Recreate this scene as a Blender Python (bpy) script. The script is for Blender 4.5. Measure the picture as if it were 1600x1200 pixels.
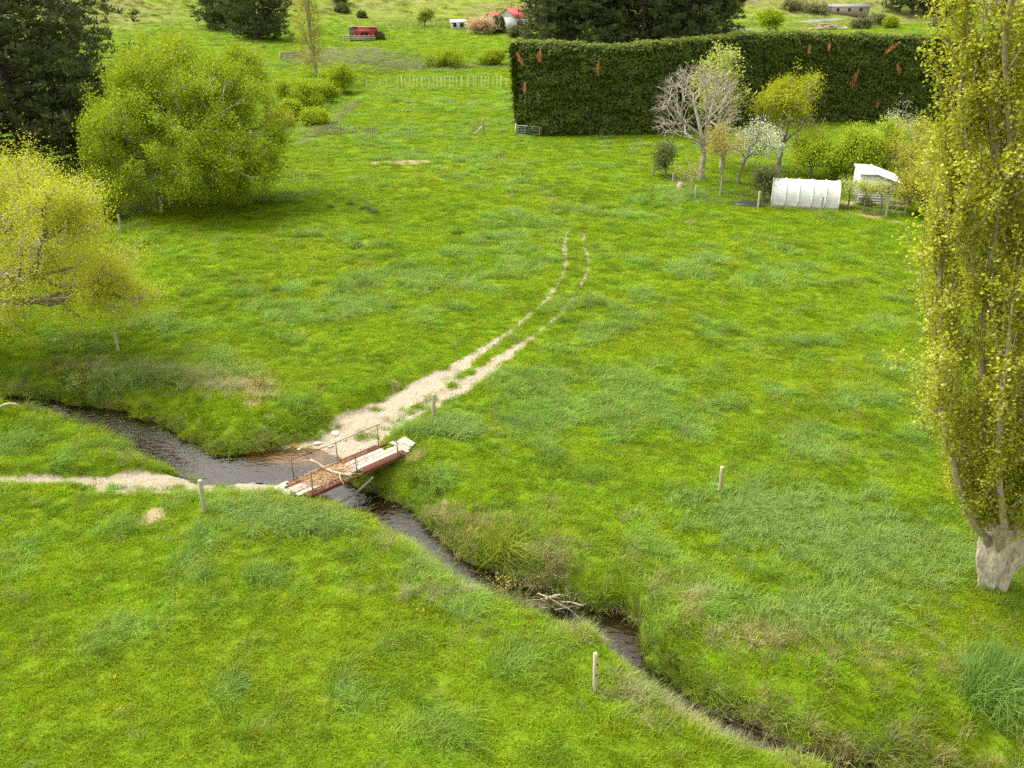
import bpy, math, random
import numpy as np
from mathutils import Vector
random.seed(7)
for o in list(bpy.data.objects): bpy.data.objects.remove(o)
scene = bpy.context.scene
COL = scene.collection
R = math.radians

# ------------------------------------------------------------------ camera, sky, sun, exposure
CAM_H, FPX, PITCH = 17.0, 1300.0, R(25.86)
cam_d = bpy.data.cameras.new('camera'); cam = bpy.data.objects.new('camera', cam_d); COL.objects.link(cam)
cam.location = (0, 0, CAM_H); cam.rotation_euler = (math.pi/2 - PITCH, 0, 0)
cam_d.sensor_width = 36.0; cam_d.lens = FPX/1600*36; cam_d.clip_end = 5000; cam_d.clip_start = .1
scene.camera = cam
SUN_EL, SUN_AZ = R(58), R(-62)          # azimuth measured from +Y towards +X
world = bpy.data.worlds.new('World'); scene.world = world; world.use_nodes = True
wn, wl = world.node_tree.nodes, world.node_tree.links
sky = wn.new('ShaderNodeTexSky'); sky.sky_type = 'NISHITA'; sky.sun_disc = False
sky.sun_elevation = SUN_EL; sky.sun_rotation = SUN_AZ
sky.air_density = 1.0; sky.dust_density = 4.0; sky.ozone_density = 1.0
hs = wn.new('ShaderNodeHueSaturation'); hs.inputs['Saturation'].default_value = .12
wl.new(sky.outputs[0], hs.inputs['Color'])
bg = wn['Background']; bg.inputs['Strength'].default_value = .145
wt = wn.new('ShaderNodeMix'); wt.data_type = 'RGBA'; wt.blend_type = 'MULTIPLY'; wt.inputs[0].default_value = 1; wt.inputs[7].default_value = (1, .965, .89, 1)   # warm white overcast
wl.new(hs.outputs[0], wt.inputs[6]); wl.new(wt.outputs[2], bg.inputs['Color'])
sd = bpy.data.lights.new('sun', 'SUN'); sd.energy = 1.35; sd.angle = R(32); sd.color = (1, .965, .9)
so = bpy.data.objects.new('sun', sd); COL.objects.link(so)
sdir = Vector((math.sin(SUN_AZ)*math.cos(SUN_EL), math.cos(SUN_AZ)*math.cos(SUN_EL), math.sin(SUN_EL)))
so.rotation_euler = (-sdir).to_track_quat('-Z', 'Y').to_euler(); so.location = (0, 0, 60)
vs = scene.view_settings; vs.view_transform = 'Standard'; vs.look = 'None'; vs.exposure = 1.33; vs.gamma = 1
scene.render.resolution_x, scene.render.resolution_y = 1024, 768
cy = scene.cycles; cy.max_bounces = 4; cy.diffuse_bounces = 2; cy.glossy_bounces = 2; cy.transmission_bounces = 3; cy.transparent_max_bounces = 6; cy.use_denoising = False

# ------------------------------------------------------------------ picture geometry -> metres
SP, CP = math.sin(PITCH), math.cos(PITCH)
def ray(px, py):
    u, v = (px-800)/FPX, (py-600)/FPX
    return np.array([u, CP - v*SP, -SP - v*CP])
def U(px, py, z=0.0):
    d = ray(px, py); t = (z-CAM_H)/d[2]
    return np.array([d[0]*t, d[1]*t, z])
def AT(px, py, Y):                        # the point of this sight line at forward distance Y
    d = ray(px, py); t = Y/d[1]
    return np.array([d[0]*t, Y, CAM_H + d[2]*t])
def PXM(p):                               # pixels (of 1600) per metre at a point
    return FPX/(p[1]*CP + (CAM_H-p[2])*SP)

# ------------------------------------------------------------------ noise and curves
def _h(ix, iy, seed):
    n = (ix.astype(np.int64)*374761393 + iy.astype(np.int64)*668265263 + seed*974711) & 0x7fffffff
    n = ((n ^ (n >> 13))*1274126177) & 0x7fffffff
    n = n ^ (n >> 16)
    return (n & 0xffff)/65535.0
def vn(x, y, s, seed=0):                  # value noise 0..1
    x = np.asarray(x)/s; y = np.asarray(y)/s
    ix, iy = np.floor(x), np.floor(y); fx, fy = x-ix, y-iy
    fx = fx*fx*(3-2*fx); fy = fy*fy*(3-2*fy)
    a, b = _h(ix, iy, seed), _h(ix+1, iy, seed); c, d = _h(ix, iy+1, seed), _h(ix+1, iy+1, seed)
    return (a*(1-fx)+b*fx)*(1-fy) + (c*(1-fx)+d*fx)*fy
def fbm(x, y, s, seed=0, o=3):
    t, a, k = 0, 1, 0
    for i in range(o):
        t = t + a*vn(x, y, s/2**i, seed+i*17); k += a; a *= .5
    return t/k
def sstep(a, b, x):
    t = np.clip((np.asarray(x)-a)/(b-a), 0, 1); return t*t*(3-2*t)
def crom(P, n):                           # Catmull-Rom through rows of P (any width)
    P = np.asarray(P, float); Q = np.vstack([2*P[0]-P[1], P, 2*P[-1]-P[-2]]); out = []
    for i in range(1, len(Q)-2):
        t = np.linspace(0, 1, n, endpoint=False)[:, None]
        p0, p1, p2, p3 = Q[i-1], Q[i], Q[i+1], Q[i+2]
        out.append(.5*((2*p1)+(-p0+p2)*t+(2*p0-5*p1+4*p2-p3)*t**2+(-p0+3*p1-3*p2+p3)*t**3))
    return np.vstack(out+[P[-1:]])
def pdist(x, y, P, extra=None):           # signed distance to polyline (+ = left of travel) and interpolated columns
    A, B = P[:-1, :2], P[1:, :2]; D = B-A; L2 = (D**2).sum(1)+1e-12
    best = np.full(x.shape, 1e9); sg = np.ones(x.shape); ex = np.zeros(x.shape+(P.shape[1]-2,))
    for i in range(len(A)):
        t = np.clip(((x-A[i,0])*D[i,0]+(y-A[i,1])*D[i,1])/L2[i], 0, 1)
        dx, dy = x-A[i,0]-t*D[i,0], y-A[i,1]-t*D[i,1]
        d = dx*dx+dy*dy; m = d < best
        best = np.where(m, d, best); cr = D[i,0]*(y-A[i,1])-D[i,1]*(x-A[i,0])
        sg = np.where(m, np.where(cr >= 0, 1., -1.), sg)
        if P.shape[1] > 2:
            e = P[i, 2:]*(1-t[..., None])+P[i+1, 2:]*t[..., None]
            ex = np.where(m[..., None], e, ex)
    return np.sqrt(best)*sg, ex

# ------------------------------------------------------------------ terrain
def base_h(x, y):
    x = np.asarray(x, float); y = np.asarray(y, float)
    yy = y + np.maximum(0, -x-45)*.55 - np.maximum(0, x-40)*.25
    h = np.interp(yy, [0, 130, 170, 230, 300, 345, 430, 600, 1500], [0, 0, .8, 3.0, 5.0, 16, 46, 85, 110])
    far = sstep(250, 420, yy)
    h = h + far*(fbm(x, y, 90, 3)-.5)*26 + sstep(140, 240, yy)*(fbm(x, y, 45, 9)-.5)*3.0
    h = h + (fbm(x, y, 14, 5)-.5)*.35*sstep(18, 45, y) + (fbm(x, y, 3.2, 8, 2)-.5)*.16
    g = U(470, 170, 0); gx = x-(g[0]+(y-g[1])*.11)
    h = h - 1.6*np.exp(-(gx/5.0)**2)*sstep(85, 105, y)*(1-sstep(160, 185, y))
    return h
ZW, ZW2 = -1.0, -1.15
# far waterline of the stream: px, py, water z, water width, far bank width, near bank width, near bank height
FW = [(-330,585,ZW,1.9,2.6,1.5,.7),(-150,600,ZW,1.9,2.6,1.5,.7),(0,617,ZW,1.6,2.4,1.4,.7),(57,623,ZW,1.5,2.3,1.4,.7),(126,632,ZW,1.7,2.3,1.4,.7),
 (187,645,ZW,1.9,2.2,1.4,.7),(250,663,ZW,2.0,2.2,1.4,.7),(290,682,ZW,2.2,2.2,1.4,.7),(322,702,ZW,2.0,2.2,1.4,.6),(359,711,ZW,2.25,2.2,1.5,.6),(388,706,ZW,2.7,2.2,1.7,.8),
 (425,699,ZW,3.1,2.3,1.7,1),(462,696,ZW,3.3,2.4,1.8,1),(500,702,ZW,3.2,2.4,1.8,1),(528,722,ZW,2.7,2.2,1.7,1),(545,748,ZW,2.1,2.1,1.5,1),(572,771,ZW,1.75,2.2,1.3,1),
 (612,787,ZW,1.55,2.4,1.2,1),(652,808,ZW,1.4,2.4,1.2,1),(695,843,ZW,1.3,2.3,1.2,1),(735,873,ZW,1.3,2.2,1.2,1),(765,889,ZW,1.35,2.0,1.1,1),(800,903,ZW,1.55,1.6,1.1,1),(850,918,ZW,1.8,1.3,1.1,1),
 (895,940,-1.05,1.6,1.1,1.1,1),(935,955,ZW2,1.8,.8,1.1,1),(976,966,ZW2,2.0,.7,1.1,1),(1001,999,ZW2,1.7,.8,1.1,1),(1018,1040,ZW2,1.0,1.4,1.1,1),
 (1060,1072,ZW2,1.12,2.2,1.2,1),(1110,1100,ZW2,1.12,2.4,1.2,1),(1180,1130,ZW2,1.12,2.4,1.2,1),(1250,1158,ZW2,1.12,2.4,1.2,1),(1330,1180,ZW2,1.12,2.4,1.2,1),(1450,1215,ZW2,1.12,2.4,1.2,1),(1700,1290,ZW2,1.4,2.4,1.2,1)]
FWp = crom([list(U(a,b,z)[:2])+[z,w,f,n,nh] for a,b,z,w,f,n,nh in FW], 4)
def wp(lst): return crom([list(U(a,b,z)[:2])+[z,hw,am] for a,b,z,hw,am in lst], 4)
LW = wp([(912,262,0,.12,.0),(900,300,0,.13,.3),(890,345,0,.13,.48),(882,381,0,.16,.8),(884,403,0,.14,.75),(880,425,0,.13,.7),(864,453,0,.13,.72),(839,481,0,.15,.8),(804,509,0,.18,.8),(774,531,0,.25,1),(743,553,-.02,.36,1),(720,570,-.06,.46,1),(690,590,-.15,.6,1),(655,610,-.28,.72,1),(620,630,-.45,.85,1),(580,652,-.62,.95,1),(540,674,-.82,1.0,1),(505,698,-.99,1.0,1)])
RW = wp([(960,268,0,.1,.0),(932,300,0,.12,.25),(916,345,0,.12,.42),(912,380,0,.12,.5),(919,403,0,.13,.65),(917,425,0,.12,.62),(901,453,0,.13,.68),(878,484,0,.15,.75),(841,516,0,.18,.75),(804,544,0,.28,1),(776,567,-.03,.4,1),(745,588,-.1,.5,1),(704,618,-.25,.5,1),(670,637,-.42,.45,1),(640,654,-.56,.45,1),(608,672,-.74,.5,1),(570,694,-.9,.7,1),(545,714,-1.0,.7,1)])
LT = wp([(425,766,-1.02,.6,1),(380,764,-.97,.75,1),(325,757,-.9,.8,1),(270,752,-.8,.75,1),(200,752,-.72,.6,1),(130,753,-.66,.42,1),(60,754,-.6,.4,1),(0,754,-.55,.4,1),(-150,752,-.4,.5,1),(-330,748,-.3,.5,1)])
LT2 = wp([(380,772,-.85,.3,.9),(330,768,-.8,.35,.8),(270,770,-.7,.4,1),(200,771,-.62,.4,1),(150,770,-.6,.3,.6)])
GX0, GX1, GY0, GY1, GS = -48., 34., 7., 92., .14
gxs = np.arange(GX0, GX1, GS); gys = np.arange(GY0, GY1, GS)
GX, GY = np.meshgrid(gxs, gys)
def blobs(x, y, lst):
    m = np.zeros(x.shape)
    for px, py, rx, ry, z in lst:
        c = U(px, py, z)
        d = np.sqrt(((x-c[0])/rx)**2+((y-c[1])/ry)**2)
        m = np.maximum(m, 1.35-d*.85)
    return np.clip(m, 0, 1)
def near_fields():
    h = base_h(GX, GY); shp = GX.shape
    S = np.full(shp, 50.); sand = np.zeros(shp); orange = np.zeros(shp); bed = np.zeros(shp)
    m = GY < 62
    x, y = GX[m], GY[m]; hb = h[m]
    # the low spit between stream and track
    c = U(60, 700, -.5); hb = hb - .34*np.exp(-(((x-c[0])/9)**2+((y-c[1])/2.6)**2)**2)
    s, e = pdist(x, y, FWp)
    zw, W, fw, nw, nh = e.T
    wob = (vn(x, y, .9, 31)-.5)*.5 + (vn(x, y, .35, 33)-.5)*.2
    sw = s + wob
    uf = np.clip(sw/fw, 0, 1); pf = 1-(1-uf)**2.3
    un = np.clip((-sw-W)/nw, 0, 1); pn = 1-(1-un)**1.6
    inside = np.clip(np.minimum(-sw, sw+W)/.35, 0, 1)
    zc = np.where(sw > 0, zw-.04+(hb-zw+.04)*pf, np.where(sw < -W, zw-.04+(hb-zw+.04)*pn, zw-.04-.28*inside))
    hn = np.minimum(hb, zc)
    # wheel tracks and ford approaches
    sm = np.zeros(x.shape)
    nz = (vn(x, y, .55, 51)-.5)*.5+(vn(x, y, .22, 52)-.5)*.35
    for T in (LW, RW, LT, LT2):
        d, e2 = pdist(x, y, T); d = np.abs(d); zt, hw, am = e2.T
        cut = zt + np.maximum(0, d-hw)*.75
        hn = np.where((zt < -.01) & (d < hw+2.5), np.minimum(hn, cut), hn)
        hn = hn - .05*np.exp(-(d/(hw+.02))**2)*(zt > -.01)*am
        q = (hw*1.05-d)/(hw*.5+.12) + nz*1.7*np.clip(hw*2.2, .35, 1)
        sm = np.maximum(sm, np.clip(.5+q*1.2, 0, 1)*np.clip(am+ (vn(x,y,1.1,57)-.5)*(1-am)*1.6, 0, 1))
    # gravel apron between the wheel ruts at the water's edge
    ap = blobs(x, y, [(530,700,1.5,1.1,-.95),(500,712,1.2,.9,-1),(560,680,1.0,.8,-.85),(395,768,1.3,.5,-.95),(330,756,1.5,.6,-.9)])
    sm = np.maximum(sm, np.clip(ap*1.6-.45+nz*.6, 0, 1))
    sc = blobs(x, y, [(400,645,.55,.45,-.55),(245,805,.5,.7,-.0),(615,598,.5,.45,0),(235,815,.6,.3,0),(85,545,.9,.5,-.4),(648,812,.45,.4,-.75),(690,790,.4,.35,-.5),(862,905,.6,.4,-.7),(905,935,.5,.35,-.7),(955,945,.6,.3,-.7),(1004,985,.3,.5,-.7),(420,668,.4,.3,-.7)])
    bank = np.clip(sc*1.35-.42+nz*1.4, 0, 1)
    # overhung raw bank below the debris dam
    orr = blobs(x, y, [(470,700,1.6,.8,-1),(420,703,1.2,.5,-1),(505,700,.9,.7,-1)])
    hn = np.where(blobs(x, y, [(428,742,1.1,.6,-1)]) > .45, np.minimum(hn, zw-.2), hn)
    h[m] = hn; S[m] = np.where(sw > 0, sw, np.where(sw < -W, -sw-W, -np.minimum(-sw, sw+W)-.001))
    sand[m] = sm; soil = np.zeros(shp); soil[m] = bank
    orange[m] = np.clip(orr*1.5-.3+nz*.5, 0, 1)*np.clip((zw+.06-hn)/.08, 0, 1); zwf = np.full(shp, ZW); zwf[m] = zw
    bed[m] = np.clip((zw+.20-hn)/.12, 0, 1)*(sm < .5)+np.clip((zw-.02-hn)/.1, 0, 1)*(sm >= .5)
    x, y = GX, GY
    nz = (vn(x, y, .9, 61)-.5)+(vn(x, y, .35, 62)-.5)*.6
    far = blobs(x, y, [(628,255,3.4,1.7,0),(600,257,1.4,.8,0),(655,252,1.6,.6,0),(795,211,2.2,1.2,0),(770,213,.7,.6,0),(1395,345,1.2,.6,0),(1340,330,2.0,.7,0),(1360,338,2.2,.8,0),(1330,318,2.2,2.4,0)])
    soil = np.maximum(soil, np.clip(far*1.4-.6+nz*1.0, 0, 1))
    return h, S, sand, soil, orange, bed, zwf
NH, NS, NSAND, NSOIL, NORG, NBED, NZW = near_fields()
def lookup(F, x, y, dflt):
    x = np.asarray(x, float); y = np.asarray(y, float)
    fx, fy = (x-GX0)/GS, (y-GY0)/GS
    ok = (fx >= 0) & (fy >= 0) & (fx < len(gxs)-1.01) & (fy < len(gys)-1.01)
    ix = np.clip(fx.astype(int), 0, len(gxs)-2); iy = np.clip(fy.astype(int), 0, len(gys)-2)
    tx, ty = np.clip(fx-ix, 0, 1), np.clip(fy-iy, 0, 1)
    v = (F[iy, ix]*(1-tx)+F[iy, ix+1]*tx)*(1-ty)+(F[iy+1, ix]*(1-tx)+F[iy+1, ix+1]*tx)*ty
    return np.where(ok, v, dflt)
def HT(x, y):
    return lookup(NH, x, y, base_h(x, y))
def Hs(x, y): return float(HT(np.array([x]), np.array([y]))[0])
def G(px, py):                            # where a sight line meets the ground
    d = ray(px, py); ys = np.concatenate([np.arange(8, 130, .5), np.arange(130, 1200, 2.)])
    for it in range(2):
        t = ys/d[1]; z = CAM_H+d[2]*t; g = HT(d[0]*t, ys)
        i = int(np.argmax(z <= g))
        if it == 0:
            if not (z <= g).any(): i = len(ys)-1
            ys = np.linspace(ys[max(i-1, 0)], ys[i], 40)
    Y = ys[i]; t = Y/d[1]
    return np.array([d[0]*t, Y, Hs(d[0]*t, Y)])

# ------------------------------------------------------------------ mesh helpers
def mesh_np(name, V, Q=None, T=None, mats=(), mi=None, attrs=None, smooth=False):
    me = bpy.data.meshes.new(name); V = np.asarray(V, np.float32)
    Q = np.zeros((0, 4), np.int32) if Q is None else np.asarray(Q, np.int32).reshape(-1, 4)
    T = np.zeros((0, 3), np.int32) if T is None else np.asarray(T, np.int32).reshape(-1, 3)
    me.vertices.add(len(V)); me.vertices.foreach_set('co', V.ravel())
    nl = Q.size+T.size; me.loops.add(nl); me.loops.foreach_set('vertex_index', np.concatenate([Q.ravel(), T.ravel()]))
    npoly = len(Q)+len(T); me.polygons.add(npoly)
    ls = np.concatenate([np.arange(len(Q))*4, Q.size+np.arange(len(T))*3]).astype(np.int32)
    me.polygons.foreach_set('loop_start', ls)
    if mi is not None: me.polygons.foreach_set('material_index', np.asarray(mi, np.int32))
    if smooth: me.polygons.foreach_set('use_smooth', np.ones(npoly, bool))
    for m in mats: me.materials.append(m)
    for k, (ty, a) in (attrs or {}).items():
        at = me.attributes.new(k, ty, 'POINT')
        at.data.foreach_set({'FLOAT': 'value', 'INT': 'value', 'FLOAT_VECTOR': 'vector', 'FLOAT_COLOR': 'color'}[ty], np.asarray(a).ravel())
    me.update(calc_edges=True); return me
class MB:
    def __init__(s): s.V, s.Q, s.T, s.n = [], [], [], 0
    def add(s, V, Q=None, T=None):
        V = np.asarray(V, float)
        if Q is not None and len(Q): s.Q.append(np.asarray(Q, int)+s.n)
        if T is not None and len(T): s.T.append(np.asarray(T, int)+s.n)
        s.V.append(V); s.n += len(V); return s
    def tube(s, P, r, k=6, cap=True):
        P = np.asarray(P, float); n = len(P); r = np.broadcast_to(np.asarray(r, float), (n,))
        D = np.gradient(P, axis=0); D /= np.linalg.norm(D, axis=1)[:, None]+1e-9
        ref = np.array([0, 0, 1.]) if abs(D[:, 2]).mean() < .9 else np.array([1., 0, 0])
        A = np.cross(D, ref); A /= np.linalg.norm(A, axis=1)[:, None]+1e-9; B = np.cross(D, A)
        th = np.arange(k)*2*math.pi/k
        V = P[:, None]+r[:, None, None]*(np.cos(th)[None, :, None]*A[:, None]+np.sin(th)[None, :, None]*B[:, None])
        V = V.reshape(-1, 3); i = np.arange(n-1)[:, None]*k; j = np.arange(k)[None]; jn = (j+1) % k
        Q = np.stack([i+j, i+jn, i+k+jn, i+k+j], -1).reshape(-1, 4); T = None
        if cap and k >= 4:
            V = np.vstack([V, P[0], P[-1]]); a = n*k
            T = np.vstack([np.stack([np.full(k, a), jn[0], j[0]], -1), np.stack([np.full(k, a+1), (n-1)*k+j[0], (n-1)*k+jn[0]], -1)])
        return s.add(V, Q, T)
    def box(s, c, size, M=None, jit=0):
        x, y, z = np.array(size)/2.
        V = np.array([[-x,-y,-z],[x,-y,-z],[x,y,-z],[-x,y,-z],[-x,-y,z],[x,-y,z],[x,y,z],[-x,y,z]])
        if jit: V = V+np.random.default_rng(s.n+3).normal(0, jit, V.shape)
        if M is not None: V = V@np.asarray(M).T
        return s.add(V+np.asarray(c), [[3,2,1,0],[4,5,6,7],[0,1,5,4],[1,2,6,5],[2,3,7,6],[3,0,4,7]])
    def poly(s, P):                       # one planar face from 3 or 4 points
        P = np.asarray(P, float)
        return s.add(P, [[0,1,2,3]]) if len(P) == 4 else s.add(P, None, [[0,1,2]])
    def mesh(s, name, mat, smooth=False, attrs=None):
        return mesh_np(name, np.vstack(s.V), np.vstack(s.Q) if s.Q else None, np.vstack(s.T) if s.T else None, [mat] if mat else [], smooth=smooth, attrs=attrs)
    def build(s, name, mat, parent=None, smooth=False, bevel=0):
        return link(name, s.mesh(name, mat, smooth), parent, bevel)
def link(name, me, parent=None, bevel=0):
    o = bpy.data.objects.new(name, me); COL.objects.link(o)
    if parent is not None:
        o.parent = parent
    if bevel:
        b = o.modifiers.new('bevel', 'BEVEL'); b.width = bevel; b.segments = 2; b.limit_method = 'ANGLE'
    return o
def tag(o, label=None, cat=None, group=None, kind=None):
    if label: o['label'] = label
    if cat: o['category'] = cat
    if group: o['group'] = group
    if kind: o['kind'] = kind
    return o
def empty(name, loc, label, cat, group=None, rz=0):
    o = bpy.data.objects.new(name, None); COL.objects.link(o); o.location = loc; o.rotation_euler.z = rz; o.empty_display_size = .2
    return tag(o, label, cat, group)
def copy_tree(o, parent=None):
    c = o.copy(); COL.objects.link(c); c.parent = parent
    for ch in list(o.children): copy_tree(ch, c)
    return c
def rotz(a): return np.array([[math.cos(a), -math.sin(a), 0], [math.sin(a), math.cos(a), 0], [0, 0, 1]])

# ------------------------------------------------------------------ materials
def nm(name):
    m = bpy.data.materials.new(name); m.use_nodes = True
    nt = m.node_tree; p = nt.nodes['Principled BSDF']; p.inputs['Roughness'].default_value = .8
    p.inputs['Specular IOR Level'].default_value = .3
    return m, nt.nodes, nt.links, p
def mixc(N, L, f, a, b, mode='MIX'):
    n = N.new('ShaderNodeMix'); n.data_type = 'RGBA'; n.blend_type = mode
    for s, v in ((n.inputs[0], f), (n.inputs[6], a), (n.inputs[7], b)):
        if hasattr(v, 'links') or isinstance(v, bpy.types.NodeSocket): L.new(v, s)
        else: s.default_value = v if not isinstance(v, tuple) else (tuple(v)+(1,))[:4]
    return n.outputs[2]
def noise(N, L, scale, detail=4, co=None, rough=.6, kind='Position'):
    if co is None:
        g = N.new('ShaderNodeNewGeometry'); co = g.outputs['Position']
    t = N.new('ShaderNodeTexNoise'); t.inputs['Scale'].default_value = scale; t.inputs['Detail'].default_value = detail; t.inputs['Roughness'].default_value = rough
    L.new(co, t.inputs['Vector']); return t.outputs['Fac']
def ramp(N, L, f, a, b):
    r = N.new('ShaderNodeMapRange'); r.inputs['From Min'].default_value = a; r.inputs['From Max'].default_value = b
    L.new(f, r.inputs['Value']); return r.outputs['Result']
def bump(N, L, p, h, dist, strength=.6):
    b = N.new('ShaderNodeBump'); b.inputs['Distance'].default_value = dist; b.inputs['Strength'].default_value = strength
    L.new(h, b.inputs['Height']); L.new(b.outputs[0], p.inputs['Normal'])
def pm(name, c1, c2, scale=6, rough=.8, bd=.01, lo=.35, hi=.65, stretch=None, metal=0):
    m, N, L, p = nm(name); co = None
    if stretch:
        tc = N.new('ShaderNodeTexCoord'); mp = N.new('ShaderNodeMapping'); mp.inputs['Scale'].default_value = stretch
        L.new(tc.outputs['Object'], mp.inputs[0]); co = mp.outputs[0]
    f = noise(N, L, scale, 5, co); L.new(mixc(N, L, ramp(N, L, f, lo, hi), c1, c2), p.inputs['Base Color'])
    p.inputs['Roughness'].default_value = rough; p.inputs['Metallic'].default_value = metal
    if bd: bump(N, L, p, noise(N, L, scale*2.5, 4, co), bd)
    return m
def leaf_mat(name, c1, c2, c3, transl=.35, nscale=.45, gloss=.015):
    m, N, L, p = nm(name); N.remove(p)
    a = N.new('ShaderNodeAttribute'); a.attribute_name = 'rnd'
    c = mixc(N, L, ramp(N, L, a.outputs['Fac'], 0, .75), c1, c2)
    c = mixc(N, L, ramp(N, L, a.outputs['Fac'], .8, 1.0), c, c3)
    n2 = noise(N, L, nscale, 2); c = mixc(N, L, ramp(N, L, n2, .35, .7), c, mixc(N, L, .5, c, c2))
    d = N.new('ShaderNodeBsdfDiffuse'); t = N.new('ShaderNodeBsdfTranslucent'); L.new(c, d.inputs[0]); L.new(c, t.inputs[0])
    mx = N.new('ShaderNodeMixShader'); mx.inputs[0].default_value = transl; L.new(d.outputs[0], mx.inputs[1]); L.new(t.outputs[0], mx.inputs[2])
    g = N.new('ShaderNodeBsdfGlossy'); g.inputs['Roughness'].default_value = .5
    m2 = N.new('ShaderNodeMixShader'); m2.inputs[0].default_value = gloss; L.new(mx.outputs[0], m2.inputs[1]); L.new(g.outputs[0], m2.inputs[2])
    L.new(m2.outputs[0], N['Material Output'].inputs[0]); return m
def grass_mat(name, transl=.4):
    m, N, L, p = nm(name); N.remove(p)
    a = N.new('ShaderNodeAttribute'); a.attribute_type = 'INSTANCER'; a.attribute_name = 'gcol'
    b = N.new('ShaderNodeAttribute'); b.attribute_name = 'hgt'
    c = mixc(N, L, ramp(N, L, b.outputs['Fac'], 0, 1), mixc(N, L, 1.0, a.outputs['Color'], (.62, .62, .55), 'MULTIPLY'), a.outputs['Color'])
    d = N.new('ShaderNodeBsdfDiffuse'); t = N.new('ShaderNodeBsdfTranslucent'); L.new(c, d.inputs[0]); L.new(c, t.inputs[0])
    mx = N.new('ShaderNodeMixShader'); mx.inputs[0].default_value = transl; L.new(d.outputs[0], mx.inputs[1]); L.new(t.outputs[0], mx.inputs[2])
    g = N.new('ShaderNodeBsdfGlossy'); g.inputs['Roughness'].default_value = .45
    m2 = N.new('ShaderNodeMixShader'); m2.inputs[0].default_value = .012; L.new(mx.outputs[0], m2.inputs[1]); L.new(g.outputs[0], m2.inputs[2])
    L.new(m2.outputs[0], N['Material Output'].inputs[0]); return m
M = {}
M['wood_white'] = pm('weathered_board', (.46,.42,.37), (.28,.25,.215), 5, .85, .004, .35, .75, (1, 14, 14))
M['wood_grey'] = pm('grey_timber', (.42,.37,.30), (.24,.21,.17), 6, .9, .006, stretch=(8, 8, 1))
M['post'] = pm('lichened_post', (.50,.49,.31), (.33,.31,.16), 9, .9, .006, stretch=(3, 3, .6))
M['post_pale'] = pm('pale_sawn_post', (.58,.53,.38), (.42,.37,.25), 8, .85, .004, stretch=(3, 3, .5))
M['post_yellow'] = pm('pale_yellow_stake', (.80,.74,.40), (.70,.62,.32), 5, .8, .0)
M['rust'] = pm('rusty_steel', (.235,.088,.052), (.13,.052,.034), 14, .85, .003)
M['steel'] = pm('galvanised_steel', (.52,.54,.55), (.38,.4,.41), 10, .5, 0, metal=.4)
M['wire'] = pm('fence_wire', (.24,.25,.24), (.17,.18,.17), 3, .6, 0)
M['concrete'] = pm('concrete', (.60,.57,.51), (.42,.39,.33), 4, .9, .01)
M['stone'] = pm('river_stone', (.60,.56,.50), (.42,.39,.34), 5, .8, .01)
M['drift'] = pm('bleached_wood', (.55,.46,.33), (.33,.25,.17), 10, .9, .006)
M['straw'] = pm('flood_straw', (.46,.32,.17), (.25,.15,.07), 9, .95, .01)
M['bark'] = pm('grey_bark', (.30,.26,.20), (.15,.125,.095), 5, .9, .02)
M['bark_pale'] = pm('pale_bark', (.44,.40,.32), (.26,.23,.18), 4, .9, .015)
M['bark_dark'] = pm('dark_bark', (.11,.085,.065), (.055,.042,.033), 4, .95, .03)
M['bark_poplar'] = pm('poplar_bark', (.74,.66,.57), (.36,.29,.22), 9, .95, .03, stretch=(1.5, 1.5, .45))
M['twig_grey'] = pm('grey_twig', (.52,.47,.39), (.36,.31,.25), 4, .9, 0)
M['twig_poplar'] = pm('poplar_stem', (.47,.40,.30), (.28,.23,.165), 5, .9, .01)
M['white'] = pm('white_paint', (.70,.70,.68), (.58,.58,.56), 3, .6, 0)
M['white_roof'] = pm('white_sheet_roof', (.68,.69,.70), (.55,.56,.57), 2, .5, 0)
M['plastic'] = pm('greenhouse_film', (.66,.66,.65), (.52,.53,.52), 2.5, .45, .01)
M['red'] = pm('red_cladding', (.52,.06,.055), (.40,.045,.04), 3, .7, 0)
M['red_roof'] = pm('red_roof', (.55,.07,.06), (.42,.05,.05), 2, .6, 0)
M['dark'] = pm('dark_opening', (.02,.02,.022), (.012,.012,.012), 2, .8, 0)
M['glass'] = pm('window_glass', (.03,.04,.045), (.02,.028,.03), 1, .08, 0)
M['blackwrap'] = pm('black_plastic', (.018,.018,.02), (.03,.03,.03), 5, .45, .01)
M['asphalt'] = pm('pale_asphalt', (.26,.26,.25), (.2,.2,.19), 2, .9, 0)
M['leaf_willow'] = leaf_mat('willow_leaf', (.22,.32,.005), (.36,.45,.010), (.52,.56,.05))
M['leaf_willow_y'] = leaf_mat('yellow_willow_leaf', (.40,.45,.014), (.56,.58,.036), (.70,.68,.16))
M['leaf_pine'] = leaf_mat('pine_needle', (.075,.100,.036), (.125,.155,.052), (.17,.195,.07), .12)
M['leaf_hedge'] = leaf_mat('hedge_leaf', (.045,.072,.010), (.115,.150,.018), (.25,.27,.05), .15)
M['leaf_poplar'] = leaf_mat('poplar_leaf', (.345,.36,.008), (.50,.515,.04), (.68,.70,.30), .4)
M['leaf_lime'] = leaf_mat('lime_leaf', (.30,.42,.012), (.42,.52,.025), (.50,.56,.06), .4)
M['leaf_yellow'] = leaf_mat('golden_leaf', (.32,.37,.008), (.42,.45,.016), (.38,.40,.03), .4)
M['leaf_pale'] = leaf_mat('pale_leaf', (.42,.50,.09), (.52,.56,.13), (.60,.62,.28), .4)
M['leaf_dark'] = leaf_mat('dark_leaf', (.085,.11,.03), (.15,.17,.045), (.25,.25,.09), .25)
M['leaf_bronze'] = leaf_mat('bronze_leaf', (.48,.34,.07), (.44,.42,.08), (.54,.38,.11), .35)
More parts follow.
